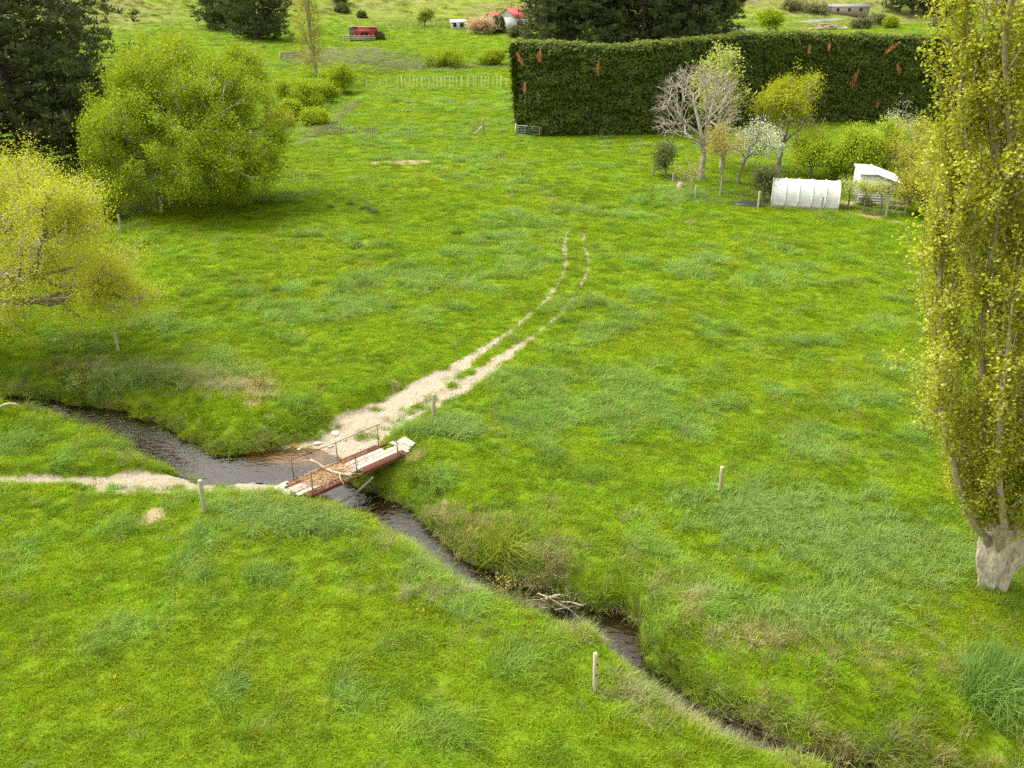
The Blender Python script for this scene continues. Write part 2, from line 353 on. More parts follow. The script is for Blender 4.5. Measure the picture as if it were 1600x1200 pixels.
M['leaf_olive'] = leaf_mat('olive_leaf', (.30,.31,.03), (.44,.42,.05), (.54,.50,.09), .3)
M['blossom'] = leaf_mat('white_blossom', (.78,.78,.74), (.70,.72,.66), (.35,.42,.12), .3)
M['peach'] = leaf_mat('peach_flower', (.62,.40,.22), (.70,.50,.32), (.28,.28,.10), .2)
M['dead'] = leaf_mat('dead_needle', (.40,.16,.06), (.52,.25,.11), (.26,.12,.05), .15)
M['scrub'] = leaf_mat('scrub_leaf', (.14,.15,.055), (.20,.20,.08), (.28,.25,.12), .2)
M['grass'] = grass_mat('grass_blade')

# ground: colour from per-vertex cover masks, broken up by noise
def ground_mat():
    m, N, L, p = nm('ground_cover')
    at = lambda k: (lambda a: (setattr(a, 'attribute_name', k), a.outputs['Fac'])[1])(N.new('ShaderNodeAttribute'))
    n1, n2, n3 = noise(N, L, .22, 4), noise(N, L, 1.6, 5), noise(N, L, 9, 5)
    g = mixc(N, L, ramp(N, L, n1, .35, .65), (.165,.245,.008), (.145,.235,.014))
    g = mixc(N, L, ramp(N, L, n2, .4, .75), g, (.10,.16,.006))
    g = mixc(N, L, ramp(N, L, noise(N, L, .09, 5), .58, .75), g, (.18,.215,.014))
    hill = at('hill')
    hg = mixc(N, L, ramp(N, L, noise(N, L, .05, 6), .45, .62), (.20,.265,.035), (.27,.26,.10))
    hg = mixc(N, L, ramp(N, L, noise(N, L, .11, 6), .58, .66), hg, (.17,.135,.07))
    mpz = N.new('ShaderNodeMapping'); mpz.inputs['Scale'].default_value = (.06, .06, .9); gg = N.new('ShaderNodeNewGeometry'); L.new(gg.outputs['Position'], mpz.inputs[0])
    hg = mixc(N, L, ramp(N, L, noise(N, L, 1.0, 5, mpz.outputs[0]), .52, .66), hg, (.20,.17,.085))
    g = mixc(N, L, hill, g, hg)
    sand = mixc(N, L, ramp(N, L, n3, .3, .7), (.30,.25,.172), (.425,.37,.278))
    sand = mixc(N, L, ramp(N, L, n2, .5, .7), sand, (.25,.20,.13))
    soil = mixc(N, L, ramp(N, L, n3, .3, .7), (.29,.215,.115), (.39,.31,.19))
    def brk(f, a=.28):
        ad = N.new('ShaderNodeMath'); ad.operation = 'MULTIPLY_ADD'; L.new(n3, ad.inputs[0]); ad.inputs[1].default_value = a*2; L.new(f, ad.inputs[2])
        return ramp(N, L, ad.outputs[0], .5+a-.12, .5+a+.12)
    c = mixc(N, L, brk(at('soil')), g, soil)
    c = mixc(N, L, brk(at('sand')), c, sand)
    bedc = mixc(N, L, at('orange'), mixc(N, L, n3, (.035,.027,.018), (.085,.066,.042)), mixc(N, L, n3, (.52,.32,.03), (.60,.44,.10)))
    c = mixc(N, L, at('bed'), c, bedc)
    L.new(c, p.inputs['Base Color']); p.inputs['Roughness'].default_value = .95; p.inputs['Specular IOR Level'].default_value = .05
    bump(N, L, p, n3, .06, .7); return m
M['ground'] = ground_mat()
def water_mat():
    m, N, L, p = nm('stream_water'); N.remove(p)
    tr = N.new('ShaderNodeBsdfTransparent'); tr.inputs[0].default_value = (.74,.62,.44,1)
    gl = N.new('ShaderNodeBsdfGlossy'); gl.inputs['Roughness'].default_value = .10; gl.inputs[0].default_value = (1,1,1,1)
    fr = N.new('ShaderNodeFresnel'); fr.inputs[0].default_value = 1.75
    g = N.new('ShaderNodeNewGeometry'); mp = N.new('ShaderNodeMapping'); mp.inputs['Rotation'].default_value = (0, 0, R(38)); mp.inputs['Scale'].default_value = (1, 2.2, 1)
    L.new(g.outputs['Position'], mp.inputs[0])
    n = noise(N, L, 2.6, 2.5, mp.outputs[0], .5)
    b = N.new('ShaderNodeBump'); b.inputs['Distance'].default_value = .045; b.inputs['Strength'].default_value = .7
    L.new(n, b.inputs['Height']); L.new(b.outputs[0], gl.inputs['Normal']); L.new(b.outputs[0], fr.inputs['Normal'])
    mx = N.new('ShaderNodeMixShader'); L.new(fr.outputs[0], mx.inputs[0]); L.new(tr.outputs[0], mx.inputs[1]); L.new(gl.outputs[0], mx.inputs[2])
    L.new(mx.outputs[0], N['Material Output'].inputs[0]); return m
M['water'] = water_mat()

# ------------------------------------------------------------------ ground sheet
def axis(a, b, step, lo, hi, gr):
    c = list(np.arange(a, b, step)); s = step
    while c[-1] < hi: s *= gr; c.append(c[-1]+s)
    s = step
    while c[0] > lo: s *= gr; c.insert(0, c[0]-s)
    return np.array(c)
gx_ = axis(-20, 18, .17, -1500, 1500, 1.045); gy_ = axis(12, 48, .17, -60, 2400, 1.028)
X, Y = np.meshgrid(gx_, gy_); Z = HT(X, Y)
gV = np.stack([X, Y, Z], -1).reshape(-1, 3); nx, ny = len(gx_), len(gy_)
i0 = (np.arange(ny-1)[:, None]*nx+np.arange(nx-1)[None]).ravel()
gQ = np.stack([i0, i0+1, i0+nx+1, i0+nx], -1)
gat = {k: lookup(F, X, Y, 0).ravel() for k, F in (('sand', NSAND), ('soil', NSOIL), ('orange', NORG), ('bed', NBED))}
yy = (Y + np.maximum(0, -X-45)*.55 - np.maximum(0, X-40)*.25).ravel()
gat['hill'] = sstep(250, 330, yy)
pathf = gat['sand'][gQ].mean(1) > .5
def sub(mask):
    q = gQ[mask]; u, inv = np.unique(q, return_inverse=True)
    return gV[u], inv.reshape(-1, 4), {k: ('FLOAT', a[u]) for k, a in gat.items()}
for nme, mk in (('ground', ~pathf), ('path', pathf)):
    v, q, a = sub(mk)
    o = link(nme, mesh_np(nme, v, q, mats=[M['ground']], attrs=a, smooth=True))
    tag(o, {'ground': 'green pasture rolling from the stream banks to the far hills', 'path': 'pale sandy wheel tracks curving down to the ford'}[nme], {'ground': 'ground', 'path': 'path'}[nme], kind='structure')
# water: a level sheet over every cell of the channel, cut off by the banks
wet = NS < .5; wet = wet[:-1, :-1] & wet[1:, :-1] & wet[:-1, 1:] & wet[1:, 1:]
iy, ix = np.nonzero(wet); nc = len(gxs); i0 = iy*nc+ix; q = np.stack([i0, i0+1, i0+nc+1, i0+nc], -1); u_, inv = np.unique(q, return_inverse=True)
wz = NZW.copy()
for _ in range(6): wz = (wz+np.roll(wz, 1, 0)+np.roll(wz, -1, 0)+np.roll(wz, 1, 1)+np.roll(wz, -1, 1))/5
tag(link('stream', mesh_np('stream', np.stack([GX, GY, wz-.02], -1).reshape(-1, 3)[u_], inv.reshape(-1, 4), mats=[M['water']], smooth=True)), 'narrow rippled brown stream winding under the footbridge', 'stream', kind='structure')

# ------------------------------------------------------------------ grass
def tuft(name, seed, nb, rad, h0, h1, w, lean, wind=(.25, .1)):
    r = np.random.default_rng(seed); V, Q, T, A = [], [], [], []
    for i in range(nb):
        a, d = r.uniform(0, 6.283), rad*math.sqrt(r.random()); b = np.array([d*math.cos(a), d*math.sin(a), -.02])
        h = r.uniform(h0, h1)*(1-.35*(d/rad)**2); th = r.uniform(0, 6.283)
        la = r.normal(0, lean, 2)+np.array(wind)*lean*2+np.array([math.cos(a), math.sin(a)])*lean*.6*d/rad
        sd_ = np.array([math.cos(th), math.sin(th), 0])*w*r.uniform(.6, 1.3)/2
        m_ = b+np.array([la[0]*h*.35, la[1]*h*.35, h*.62]); t_ = b+np.array([la[0]*h, la[1]*h, h*(.98-.25*min(1.2, abs(la).max()))])
        n = len(V)*1; V += [b-sd_, b+sd_, m_+sd_*.75, m_-sd_*.75, t_]; A += [0, 0, .6, .6, 1]
        Q.append([n, n+1, n+2, n+3]); T.append([n+3, n+2, n+4])
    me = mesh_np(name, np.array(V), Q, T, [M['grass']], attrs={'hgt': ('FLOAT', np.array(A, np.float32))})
    return bpy.data.objects.new(name, me)
TUFTS = [tuft('short_tuft', i, 40, .20, .07, .19, .014, .6) for i in range(3)] + \
        [tuft('long_tuft', 10+i, 42, .20, .16, .38, .015, .7) for i in range(3)] + \
        [tuft('dry_tuft', 20+i, 34, .17, .18, .55, .008, .45) for i in range(2)] + \
        [tuft('sedge_tuft', 30+i, 60, .12, .3, .75, .013, .8) for i in range(2)]
def scatter(name, label, cat, P, rot, scl, idx, colr, srcs):
    me = mesh_np(name, P, attrs={'rot': ('FLOAT_VECTOR', rot), 'scl': ('FLOAT_VECTOR', scl), 'idx': ('INT', idx.astype(np.int32)), 'gcol': ('FLOAT_COLOR', np.column_stack([colr, np.ones(len(colr))]))})
    o = link(name, me); tag(o, label, cat, kind='stuff')
    ng = bpy.data.node_groups.new(name+'_scatter', 'GeometryNodeTree')
    ng.interface.new_socket('Geometry', in_out='INPUT', socket_type='NodeSocketGeometry'); ng.interface.new_socket('Geometry', in_out='OUTPUT', socket_type='NodeSocketGeometry')
    N, L = ng.nodes, ng.links; gi, go = N.new('NodeGroupInput'), N.new('NodeGroupOutput')
    jn = N.new('GeometryNodeJoinGeometry')
    for s in reversed(srcs):
        oi = N.new('GeometryNodeObjectInfo'); oi.inputs['Object'].default_value = s; oi.inputs['As Instance'].default_value = False
        gt = N.new('GeometryNodeGeometryToInstance'); L.new(oi.outputs['Geometry'], gt.inputs[0]); L.new(gt.outputs[0], jn.inputs[0])
    ip = N.new('GeometryNodeInstanceOnPoints'); ip.inputs['Pick Instance'].default_value = True
    def na(k, ty):
        a = N.new('GeometryNodeInputNamedAttribute'); a.data_type = ty; a.inputs['Name'].default_value = k; return a.outputs['Attribute']
    L.new(gi.outputs[0], ip.inputs['Points']); L.new(jn.outputs[0], ip.inputs['Instance'])
    L.new(na('idx', 'INT'), ip.inputs['Instance Index']); L.new(na('rot', 'FLOAT_VECTOR'), ip.inputs['Rotation']); L.new(na('scl', 'FLOAT_VECTOR'), ip.inputs['Scale'])
    L.new(ip.outputs[0], go.inputs[0])
    md = o.modifiers.new('scatter', 'NODES'); md.node_group = ng; return o
rg = np.random.default_rng(11)
YG = np.array([.305,.457,.007]); BG = np.array([.325,.495,.092]); DG = np.array([.125,.235,.006]); OL = np.array([.37,.43,.010]); ST = np.array([.50,.43,.22])
def sample(y0, y1, dens, marg=5):
    # even density over the strip y0..y1 between the two sides of the view (widened for other viewpoints)
    hw = lambda y: (y*CP+CAM_H*SP)*800/FPX*1.04+marg
    n = int((hw(y0)+hw(y1))*(y1-y0)*dens); y = rg.uniform(y0, y1, int(n*1.5)); x = rg.uniform(-1, 1, len(y))*hw(y1)
    k = np.abs(x) < hw(y); return x[k][:n], y[k][:n]
pts = []
for y0, y1, dens, sc in ((9.5, 20, 44, 1.05), (20, 32, 36, 1.12), (32, 48, 23, 1.35), (48, 75, 12, 1.8), (75, 128, 5.5, 2.4), (128, 210, 2.0, 3.4), (210, 300, .8, 4.5), (300, 430, .28, 6.5)):
    x, y = sample(y0, y1, dens); pts.append(np.column_stack([x, y, np.full(len(x), sc)]))
pts = np.vstack(pts); x, y, sc = pts.T
S = lookup(NS, x, y, 50.); sa = lookup(NSAND, x, y, 0.); so_ = lookup(NSOIL, x, y, 0.)
u = rg.random(len(x))
keep = (S > .06) & (sa < .35+.2*u) & (so_ < .5+.5*u)
x, y, sc, S, u = x[keep], y[keep], sc[keep], S[keep], u[keep]
n = len(x)
patch = fbm(x, y, 6.5, 71, 3)*.42+fbm(x, y, 1.5, 75, 2)*.58          # clumps of taller blue-green grass
patch = np.clip((patch-.535)*6, 0, 1)
dark = np.clip((fbm(x, y, 1.3, 81, 3)-.40)*3.2, 0, 1); ol = np.clip((fbm(x, y, 7, 91, 3)-.50)*4, 0, 1)
near_bank = np.exp(-np.maximum(S, 0)/1.5)
c = YG+(BG-YG)*patch[:, None]; c = c+(DG-c)*(dark*.58*(1-patch*.5))[:, None]; c = c+(OL-c)*(ol*.45*(1-patch))[:, None]
c = c+(OL*np.array([.85,.9,1.6])-c)*(near_bank*.45*vn(x, y, .9, 95))[:, None]
c = c*(.70+.60*rg.random((n, 1)))*(1+.12*rg.normal(0, 1, (n, 3))*np.array([1, .5, 1]))
hl = sstep(255, 330, y+np.maximum(0, -x-45)*.55-np.maximum(0, x-40)*.25)
tn = np.clip((fbm(x, y, 28, 151, 4)-.47)*7, 0, 1); HC = np.array([.30,.38,.05])+(np.array([.42,.38,.16])-np.array([.30,.38,.05]))*tn[:, None]
bn = np.clip((fbm(x, y*2, 12, 161, 3)-.60)*12, 0, 1); HC = HC+(np.array([.24,.19,.10])-HC)*bn[:, None]
c = c+(HC*(.8+.4*rg.random((n, 1)))-c)*hl[:, None]
idx = rg.integers(0, 3, n); lng = rg.random(n) < patch*.85+near_bank*.5; idx[lng] = 3+rg.integers(0, 3, lng.sum())
dry = rg.random(n) < .004+.14*near_bank*(vn(x, y, 1.3, 97) > .55); idx[dry] = 6+rg.integers(0, 2, dry.sum())
c[dry] = ST*(.7+.5*rg.random((dry.sum(), 1)))
hz = (.75+.6*rg.random(n))*(.85+.28*patch)
rm = (y > 38) & (y < 80) & (x > -6) & (x < 16)
RUT = [crom([list(U(a, b, 0)[:2]) for a, b in l], 5) for l in (((905,470),(884,400),(884,370),(892,335),(886,300),(892,275)), ((906,450),(919,403),(914,375),(910,345),(916,310),(935,285),(975,262)))]
dr = np.min([np.abs(pdist(x[rm], y[rm], r)[0]) for r in RUT], 0); k_ = np.exp(-(dr/.4)**2)
hz[rm] *= 1-.7*k_; c[rm] *= (1-.45*k_)[:, None]; idx[np.where(rm)[0][k_ > .4]] = 0
scl = np.column_stack([sc*rg.uniform(.85, 1.2, n)]*2+[np.sqrt(sc)*np.where(sc > 2.2, .8, 1)*hz])
rot = np.column_stack([rg.normal(0, .12, n), rg.normal(0, .12, n), rg.uniform(-1.0, 1.0, n)])
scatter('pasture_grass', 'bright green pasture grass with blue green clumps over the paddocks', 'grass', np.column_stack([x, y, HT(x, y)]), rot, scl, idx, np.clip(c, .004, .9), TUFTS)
# bank herbage: dry stalks, sedges and long grass along the stream, and tall grass in places
def patchgrass(spec):
    X_, C_, I_, S_ = [], [], [], []
    for px, py, z, rx, ry, nn, kinds, col, s0, s1 in spec:
        cc = U(px, py, z); nn = int(nn*.8); xx, yy_ = cc[0]+rx*.62*rg.normal(0, 1, nn), cc[1]+ry*.62*rg.normal(0, 1, nn)
        X_.append(np.column_stack([xx, yy_])); I_.append(rg.choice(kinds, nn)); S_.append(rg.uniform(s0, s1, nn))
        C_.append(np.array(col)*np.where(np.array(col)[0] < .3, 1.75, 1.3)*(.75+.5*rg.random((nn, 1))))
    X_ = np.vstack(X_); k = lookup(NS, X_[:, 0], X_[:, 1], 50.) > -.12
    return X_[k], np.concatenate(I_)[k], np.concatenate(S_)[k], np.vstack(C_)[k]
blue, straw, olive, mid = (.18,.265,.06), (.60,.50,.28), (.22,.25,.03), (.16,.24,.02)
SPEC = [(250,592,-.2,2.6,.8,150,[6,7],straw,.9,1.5),(215,600,-.3,2.2,.8,90,[3,4,5,8],blue,1.4,2.2),(120,575,-.1,2.4,.8,60,[6,7,3],(.3,.24,.12),1,1.5),(310,590,-.1,2.5,.6,120,[3,4,6],blue,1.2,1.9),(350,612,-.2,1.8,.7,110,[6,7],(.5,.44,.27),.8,1.3),
 (440,805,0,1.3,.9,120,[3,4,5],(.175,.265,.07),1.1,1.7),(500,800,-.1,.8,.5,60,[3,4,5,6],olive,1.2,1.8),(480,820,0,1.5,.6,90,[3,4,5],(.18,.27,.06),1.3,1.9),(25,690,-.3,1.2,.9,90,[3,4,5],(.15,.24,.04),1.1,1.7),
 (630,800,-.75,.5,.4,50,[3,4,5,8],mid,1.2,1.7),(785,868,-.7,.22,.2,16,[8,9],(.21,.25,.025),1.5,2.0),(850,880,-.35,1.0,.6,110,[6,7,3],(.40,.36,.17),1,1.6),(960,935,-.3,.9,.45,110,[3,6,7],(.38,.36,.16),1.1,1.7),(930,930,-.4,.5,.4,50,[3,4,5],mid,1.4,2),
 (710,820,-.6,.8,.5,50,[6,7,3],(.42,.36,.18),.9,1.3),(770,835,-.4,1.5,.6,80,[3,4,6],olive,1.1,1.6),(690,670,0,1.2,.7,70,[3,4,5],blue,1.5,2.1),(720,678,0,1.0,.5,50,[3,4,5],blue,1.4,2.0),
 (1230,815,0,3.5,1.3,240,[3,4,5],(.175,.265,.06),1.1,1.7),(1340,860,0,3.2,1.5,260,[3,4,5],(.175,.26,.065),1.1,1.7),(1450,880,0,2.2,1.2,150,[3,4,5],(.18,.27,.045),1.1,1.7),(1180,790,0,2,1,100,[3,4,5],blue,1.3,2.0),(1570,1080,0,1.0,1.0,90,[3,4,5,8],(.13,.22,.04),1.6,2.3),(1290,960,0,2.4,.8,100,[3,4,5],blue,1.3,2.0),
 (1100,1100,-.4,2.0,.35,130,[6,7,3],(.42,.40,.2),1,1.6),(1050,1085,-.3,1.4,.4,110,[6,3,4],(.32,.36,.12),1.1,1.7),(1200,1150,-.5,2.4,.3,120,[6,7,3],(.44,.40,.2),1.0,1.6),(1330,1180,-.5,2.2,.4,150,[6,7,3],(.44,.37,.18),1,1.6),(1500,1185,-.2,1.6,.5,120,[6,7,3],(.45,.37,.17),1.0,1.6),(940,1000,-.4,.9,.25,70,[6,7,3],(.42,.38,.2),1,1.5),
 (700,930,-.1,1.5,.3,60,[6,3],(.4,.4,.2),.8,1.3),(1240,1010,-.1,3,1,110,[6,7,3],(.34,.33,.12),.8,1.2),(1350,1040,0,3,.8,90,[6,7,3],(.4,.36,.15),.8,1.2),(1080,965,0,.4,.3,14,[6,7],(.45,.3,.15),1,1.3),
 (645,720,-.05,.5,.25,24,[6,7],straw,.7,1.0),(420,690,-.6,1.2,.4,60,[6,3,4],(.34,.32,.14),.9,1.3),(330,705,-.8,1.6,.35,70,[3,4,6],olive,.9,1.3),(480,670,-.7,.9,.5,50,[3,4,6],mid,1,1.4),(270,735,-.8,1.2,.25,50,[3,4],mid,.9,1.3),
 (230,770,-.5,.8,.12,30,[0,3],mid,.8,1.2),(130,767,-.5,1.2,.12,30,[0,3],mid,.8,1.2)]
SPEC += [(px, py, 0, .35, .3, 9, [3,4,5], (.07,.11,.02), 1.2, 1.7) for px, py in ((560,386),(556,390),(514,324),(578,330),(585,334),(568,326),(716,366),(545,318),(690,880),(430,455))]
SPEC += [(px, py, z, rx, .35, k, [6,7,3], (.50,.45,.22), .9, 1.5) for px, py, z, rx, k in ((230,585,-.1,2.0,110),(300,592,-.1,1.6,90),(365,606,-.1,1.3,80),(160,580,-.2,1.4,50),(405,628,-.3,.8,40),(640,825,-.6,.6,40),(690,850,-.6,.8,50),(820,890,-.5,.8,60),(745,830,-.4,1.2,50),(1080,935,0,.5,25),(1160,1000,-.1,1.5,40),(1080,350,0,.4,14))]
# grass strip between the wheels and islands in the sand
for px, py, z in ((735,582,-.05),(760,565,0),(706,603,-.12),(676,622,-.25),(655,634,-.35),(640,640,-.4),(620,656,-.55),(602,664,-.6),(565,681,-.75),(572,677,-.72),(585,635,-.4),(595,622,-.3),(308,745,-.8),(270,760,-.65),(225,762,-.6),(355,757,-.85),(340,760,-.8)):
    SPEC.append((px, py, z, .33, .25, 12, [0,1,2,3], (.15,.235,.012), .8, 1.25))
XY, I_, S_, C_ = patchgrass(SPEC); n = len(XY)
kf = rg.integers(0, len(FWp), 1500); kf = kf[~((kf > 46) & (kf < 62))]; dF = np.gradient(FWp[:, :2], axis=0); dF /= np.linalg.norm(dF, axis=1)[:, None]
sdn = rg.random(len(kf)) < .6; of = np.where(sdn, rg.uniform(.0, .4, len(kf)), -FWp[kf, 3]-rg.uniform(.0, .4, len(kf)))
q = FWp[kf, :2]+np.stack([-dF[kf, 1], dF[kf, 0]], 1)*of[:, None]+dF[kf]*rg.normal(0, .2, (len(kf), 1))
ok = (lookup(NSAND, q[:, 0], q[:, 1], 0.) < .3) & (lookup(NS, q[:, 0], q[:, 1], 50.) > -.08) & (vn(q[:, 0], q[:, 1], 1.1, 303) > .3); q = q[ok]; m_ = len(q)
fcol = np.array([.22,.33,.03])+(np.array([.52,.42,.2])-np.array([.22,.33,.03]))*(np.clip(vn(q[:, 0], q[:, 1], .8, 305)*2-.85, 0, 1)*rg.random(m_))[:, None]
XY = np.vstack([XY, q]); I_ = np.concatenate([I_, rg.choice([3, 4, 5, 6, 8], m_)]); S_ = np.concatenate([S_, rg.uniform(.7, 1.35, m_)]); C_ = np.vstack([C_, fcol*(.7+.6*rg.random((m_, 1)))]); n = len(XY)
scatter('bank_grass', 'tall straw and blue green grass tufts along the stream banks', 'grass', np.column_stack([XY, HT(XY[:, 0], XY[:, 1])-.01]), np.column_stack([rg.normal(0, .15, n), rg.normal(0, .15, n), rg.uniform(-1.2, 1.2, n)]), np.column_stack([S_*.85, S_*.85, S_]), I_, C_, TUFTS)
# far rough grass by the upper creek and fence lines
def farrough(spec):
    X_, C_, S_ = [], [], []
    for px, py, rx, ry, nn, col, s in spec:
        cc = G(px, py); a = rg.uniform(0, 6.283, nn); d = np.sqrt(rg.random(nn))
        X_.append(np.column_stack([cc[0]+rx*d*np.cos(a), cc[1]+ry*d*np.sin(a)])); C_.append(np.array(col)*(.75+.5*rg.random((nn, 1)))); S_.append(rg.uniform(.7, 1.3, nn)*s)
    return np.vstack(X_), np.vstack(C_), np.concatenate(S_)
XY, C_, S_ = farrough([(530,88,12,18,420,(.42,.38,.26),3.2),(600,96,14,14,420,(.30,.33,.15),3),(660,102,12,8,240,(.33,.34,.18),2.8),(525,185,1.2,22,220,(.33,.30,.16),2.2),(530,205,5,3,200,(.27,.30,.13),1.8),(430,210,6,3,150,(.3,.32,.14),1.8),(450,150,4,14,160,(.24,.30,.08),2),(215,325,3,3,160,(.38,.34,.18),1.4),(700,106,16,2,160,(.42,.38,.25),2.4),(1420,58,30,8,260,(.42,.40,.24),3),(745,198,.8,5,30,(.35,.32,.18),1.6)])
n = len(XY)
scatter('rough_grass', 'tangled pale rough grass beside the upper creek and fences', 'grass', np.column_stack([XY, HT(XY[:, 0], XY[:, 1])]), np.column_stack([rg.normal(0, .15, n), rg.normal(0, .15, n), rg.uniform(-3, 3, n)]), np.column_stack([S_, S_, S_*.55]), rg.integers(3, 8, n), C_, TUFTS)
# dandelions and daisies
FLW = []
for i in range(2):
    mb = MB(); r = np.random.default_rng(i)
    for k in range(4): 
        c0 = r.normal(0, .09, 3); c0[2] = .12+.05*r.random()
        mb.add(np.array([[math.cos(a)*.024, math.sin(a)*.024, r.normal(0, .004)] for a in np.arange(6)*1.047]+[[0, 0, .008]])+c0, None, [[j, (j+1) % 6, 6] for j in range(6)])
    me = mb.mesh('flower', M['grass']); at = me.attributes.new('hgt', 'FLOAT', 'POINT'); at.data.foreach_set('value', np.ones(len(me.vertices), np.float32))
    FLW.append(bpy.data.objects.new('flower', me))
x, y = sample(10, 60, .16); w = fbm(x, y, 6, 131, 2) > .52; x, y = x[w], y[w]; n = len(x)
yel = vn(x, y, 7, 141) > .38; fc = np.where(yel[:, None], np.array([.62,.46,.01]), np.array([.8,.8,.76]))
ok = (lookup(NS, x, y, 50.) > .6) & (lookup(NSAND, x, y, 0.) < .2); x, y, fc = x[ok], y[ok], fc[ok]; n = len(x)
scatter('meadow_flowers', 'tiny yellow and white flowers dotted through the pasture', 'flowers', np.column_stack([x, y, HT(x, y)]), np.column_stack([np.zeros((n, 2)), rg.uniform(0, 6, n)]), np.repeat(rg.uniform(.5, .95, n)[:, None], 3, 1), rg.integers(0, 2, n), fc, FLW)
# pebbles on the ford and track
def rock_mesh(name, seed, mat, sub=2, flat=.6):
    r = np.random.default_rng(seed); import bmesh
    bm = bmesh.new(); bmesh.ops.create_icosphere(bm, subdivisions=sub, radius=1)
    k = r.normal(0, 1, (5, 3))
    for v in bm.verts:
        p = np.array(v.co); f = 1+.13*sum(math.sin(2.1*float(p@q)+i) for i, q in enumerate(k))/1.6
        v.co = Vector(p*f*np.array([1, .75, flat]))
    me = bpy.data.meshes.new(name); bm.to_mesh(me); bm.free(); me.materials.append(mat); return me
PEB = [bpy.data.objects.new('pebble', rock_mesh('pebble', i, M['stone'], 1)) for i in range(3)]
a, b = [], []
for T, nn in ((LW, 900), (RW, 600), (LT, 420)):
    k = rg.integers(int(len(T)*.55) if T is not LT else 0, len(T), nn); q = T[k, :2]+rg.normal(0, 1, (nn, 2))*T[k, 3][:, None]*.7; a.append(q)
q = U(500, 705, -1)[:2]+rg.normal(0, 1, (350, 2))*np.array([1.1, .7]); a.append(q)
XY = np.vstack(a); XY = XY[lookup(NSAND, XY[:, 0], XY[:, 1], 0.) > .5]; n = len(XY); s = rg.lognormal(-3.75, .5, n)
scatter('gravel', 'loose pale pebbles scattered over the ford and wheel tracks', 'gravel', np.column_stack([XY, HT(XY[:, 0], XY[:, 1])]), np.column_stack([rg.normal(0, .3, (n, 2)), rg.uniform(0, 6, n)]), np.repeat(s[:, None], 3, 1), rg.integers(0, 3, n), np.ones((n, 3)), PEB)

# ------------------------------------------------------------------ vegetation builders
def leaves(name, C, size, mat, parent, rng, aspect=.5, up=.7, spread=None):
    n = len(C)
    if spread is not None: C = C+rng.normal(0, spread, (n, 3))
    A = rng.normal(0, 1, (n, 3)); A[:, 2] -= .2; A /= np.linalg.norm(A, axis=1)[:, None]
    Nn = rng.normal(0, 1, (n, 3)); Nn[:, 2] += up*3; B = np.cross(A, Nn); B /= np.linalg.norm(B, axis=1)[:, None]+1e-6
    s = (size*rng.uniform(.65, 1.35, n))[:, None]; nn = np.cross(A, B)
    V = np.stack([C-A*s*.5, C-B*s*aspect*.5+nn*s*.08, C+A*s*.5, C+B*s*aspect*.5+nn*s*.08], 1).reshape(-1, 3)
    me = mesh_np(name, V, np.arange(n*4).reshape(-1, 4), mats=[mat], attrs={'rnd': ('FLOAT', np.repeat(rng.random(n), 4).astype(np.float32))})
    return link(name, me, parent)
def skel(start, d0, pts, rng, out, rt, lvl=0, t_adv=.5, pw=.5):
    n = len(pts)
    if n <= 4:
        for p in pts: out.append((start, d0, p, rt*(n**pw), rt*.6, lvl))
        return
    k = min(n, 2+(rng.random() < .6)+(lvl == 0)*2+(n > 200 and lvl == 0)*2)
    c = [pts[rng.integers(n)]]; D = ((pts-c[0])**2).sum(1)
    for _ in range(k-1):
        j = int(np.argmax(D*rng.uniform(.6, 1, n))); c.append(pts[j]); D = np.minimum(D, ((pts-pts[j])**2).sum(1))
    c = np.array(c)
    for _ in range(2):
        lab = ((pts[:, None]-c[None])**2).sum(2).argmin(1)
        c = np.array([pts[lab == i].mean(0) if (lab == i).any() else c[i] for i in range(len(c))])
    for i in range(len(c)):
        q = pts[lab == i]
        if not len(q): continue
        v = c[i]-start; L_ = np.linalg.norm(v)+1e-6
        end = start+v*rng.uniform(t_adv*.8, t_adv*1.25)+rng.normal(0, .05*L_, 3)
        r1 = rt*len(q)**pw; out.append((start, d0, end, rt*min(n, len(q)*1.7)**pw, r1, lvl))
        dd = end-(start+d0*L_*.25); dd /= np.linalg.norm(dd)+1e-6
        skel(end, dd, q, rng, out, rt, lvl+1, t_adv, pw)
def branches(out, mbig, msmall, rbig, rng):
    for a, d, b, r0, r1, lvl in out:
        L_ = np.linalg.norm(b-a); n = 5 if lvl < 2 else 4 if lvl < 4 else 3
        t = np.linspace(0, 1, n)[:, None]; c = a+d*L_*.42+rng.normal(0, .06*L_, 3)
        Pp = a*(1-t)**2+c*2*t*(1-t)+b*t*t
        (mbig if r0 > rbig else msmall).tube(Pp, np.linspace(r0, r1, n), 7 if r0 > .12 else 5 if r0 > .04 else 3, cap=False)
def lumps(rng, c, r, nl, per, shell=(.45, .95), lr=.3, floor=-.8):
    c = np.array(c, float); r = np.array(r, float); out = []
    for i in range(nl):
        v = rng.normal(0, 1, 3); v /= np.linalg.norm(v); v[2] = v[2] if v[2] > floor else -v[2]*.4
        p = c+v*r*rng.uniform(*shell); out.append(p+rng.normal(0, 1, (per, 3))*r.mean()*lr*np.array([.5, .5, .4])*rng.uniform(.7, 1.2))
    return np.vstack(out)
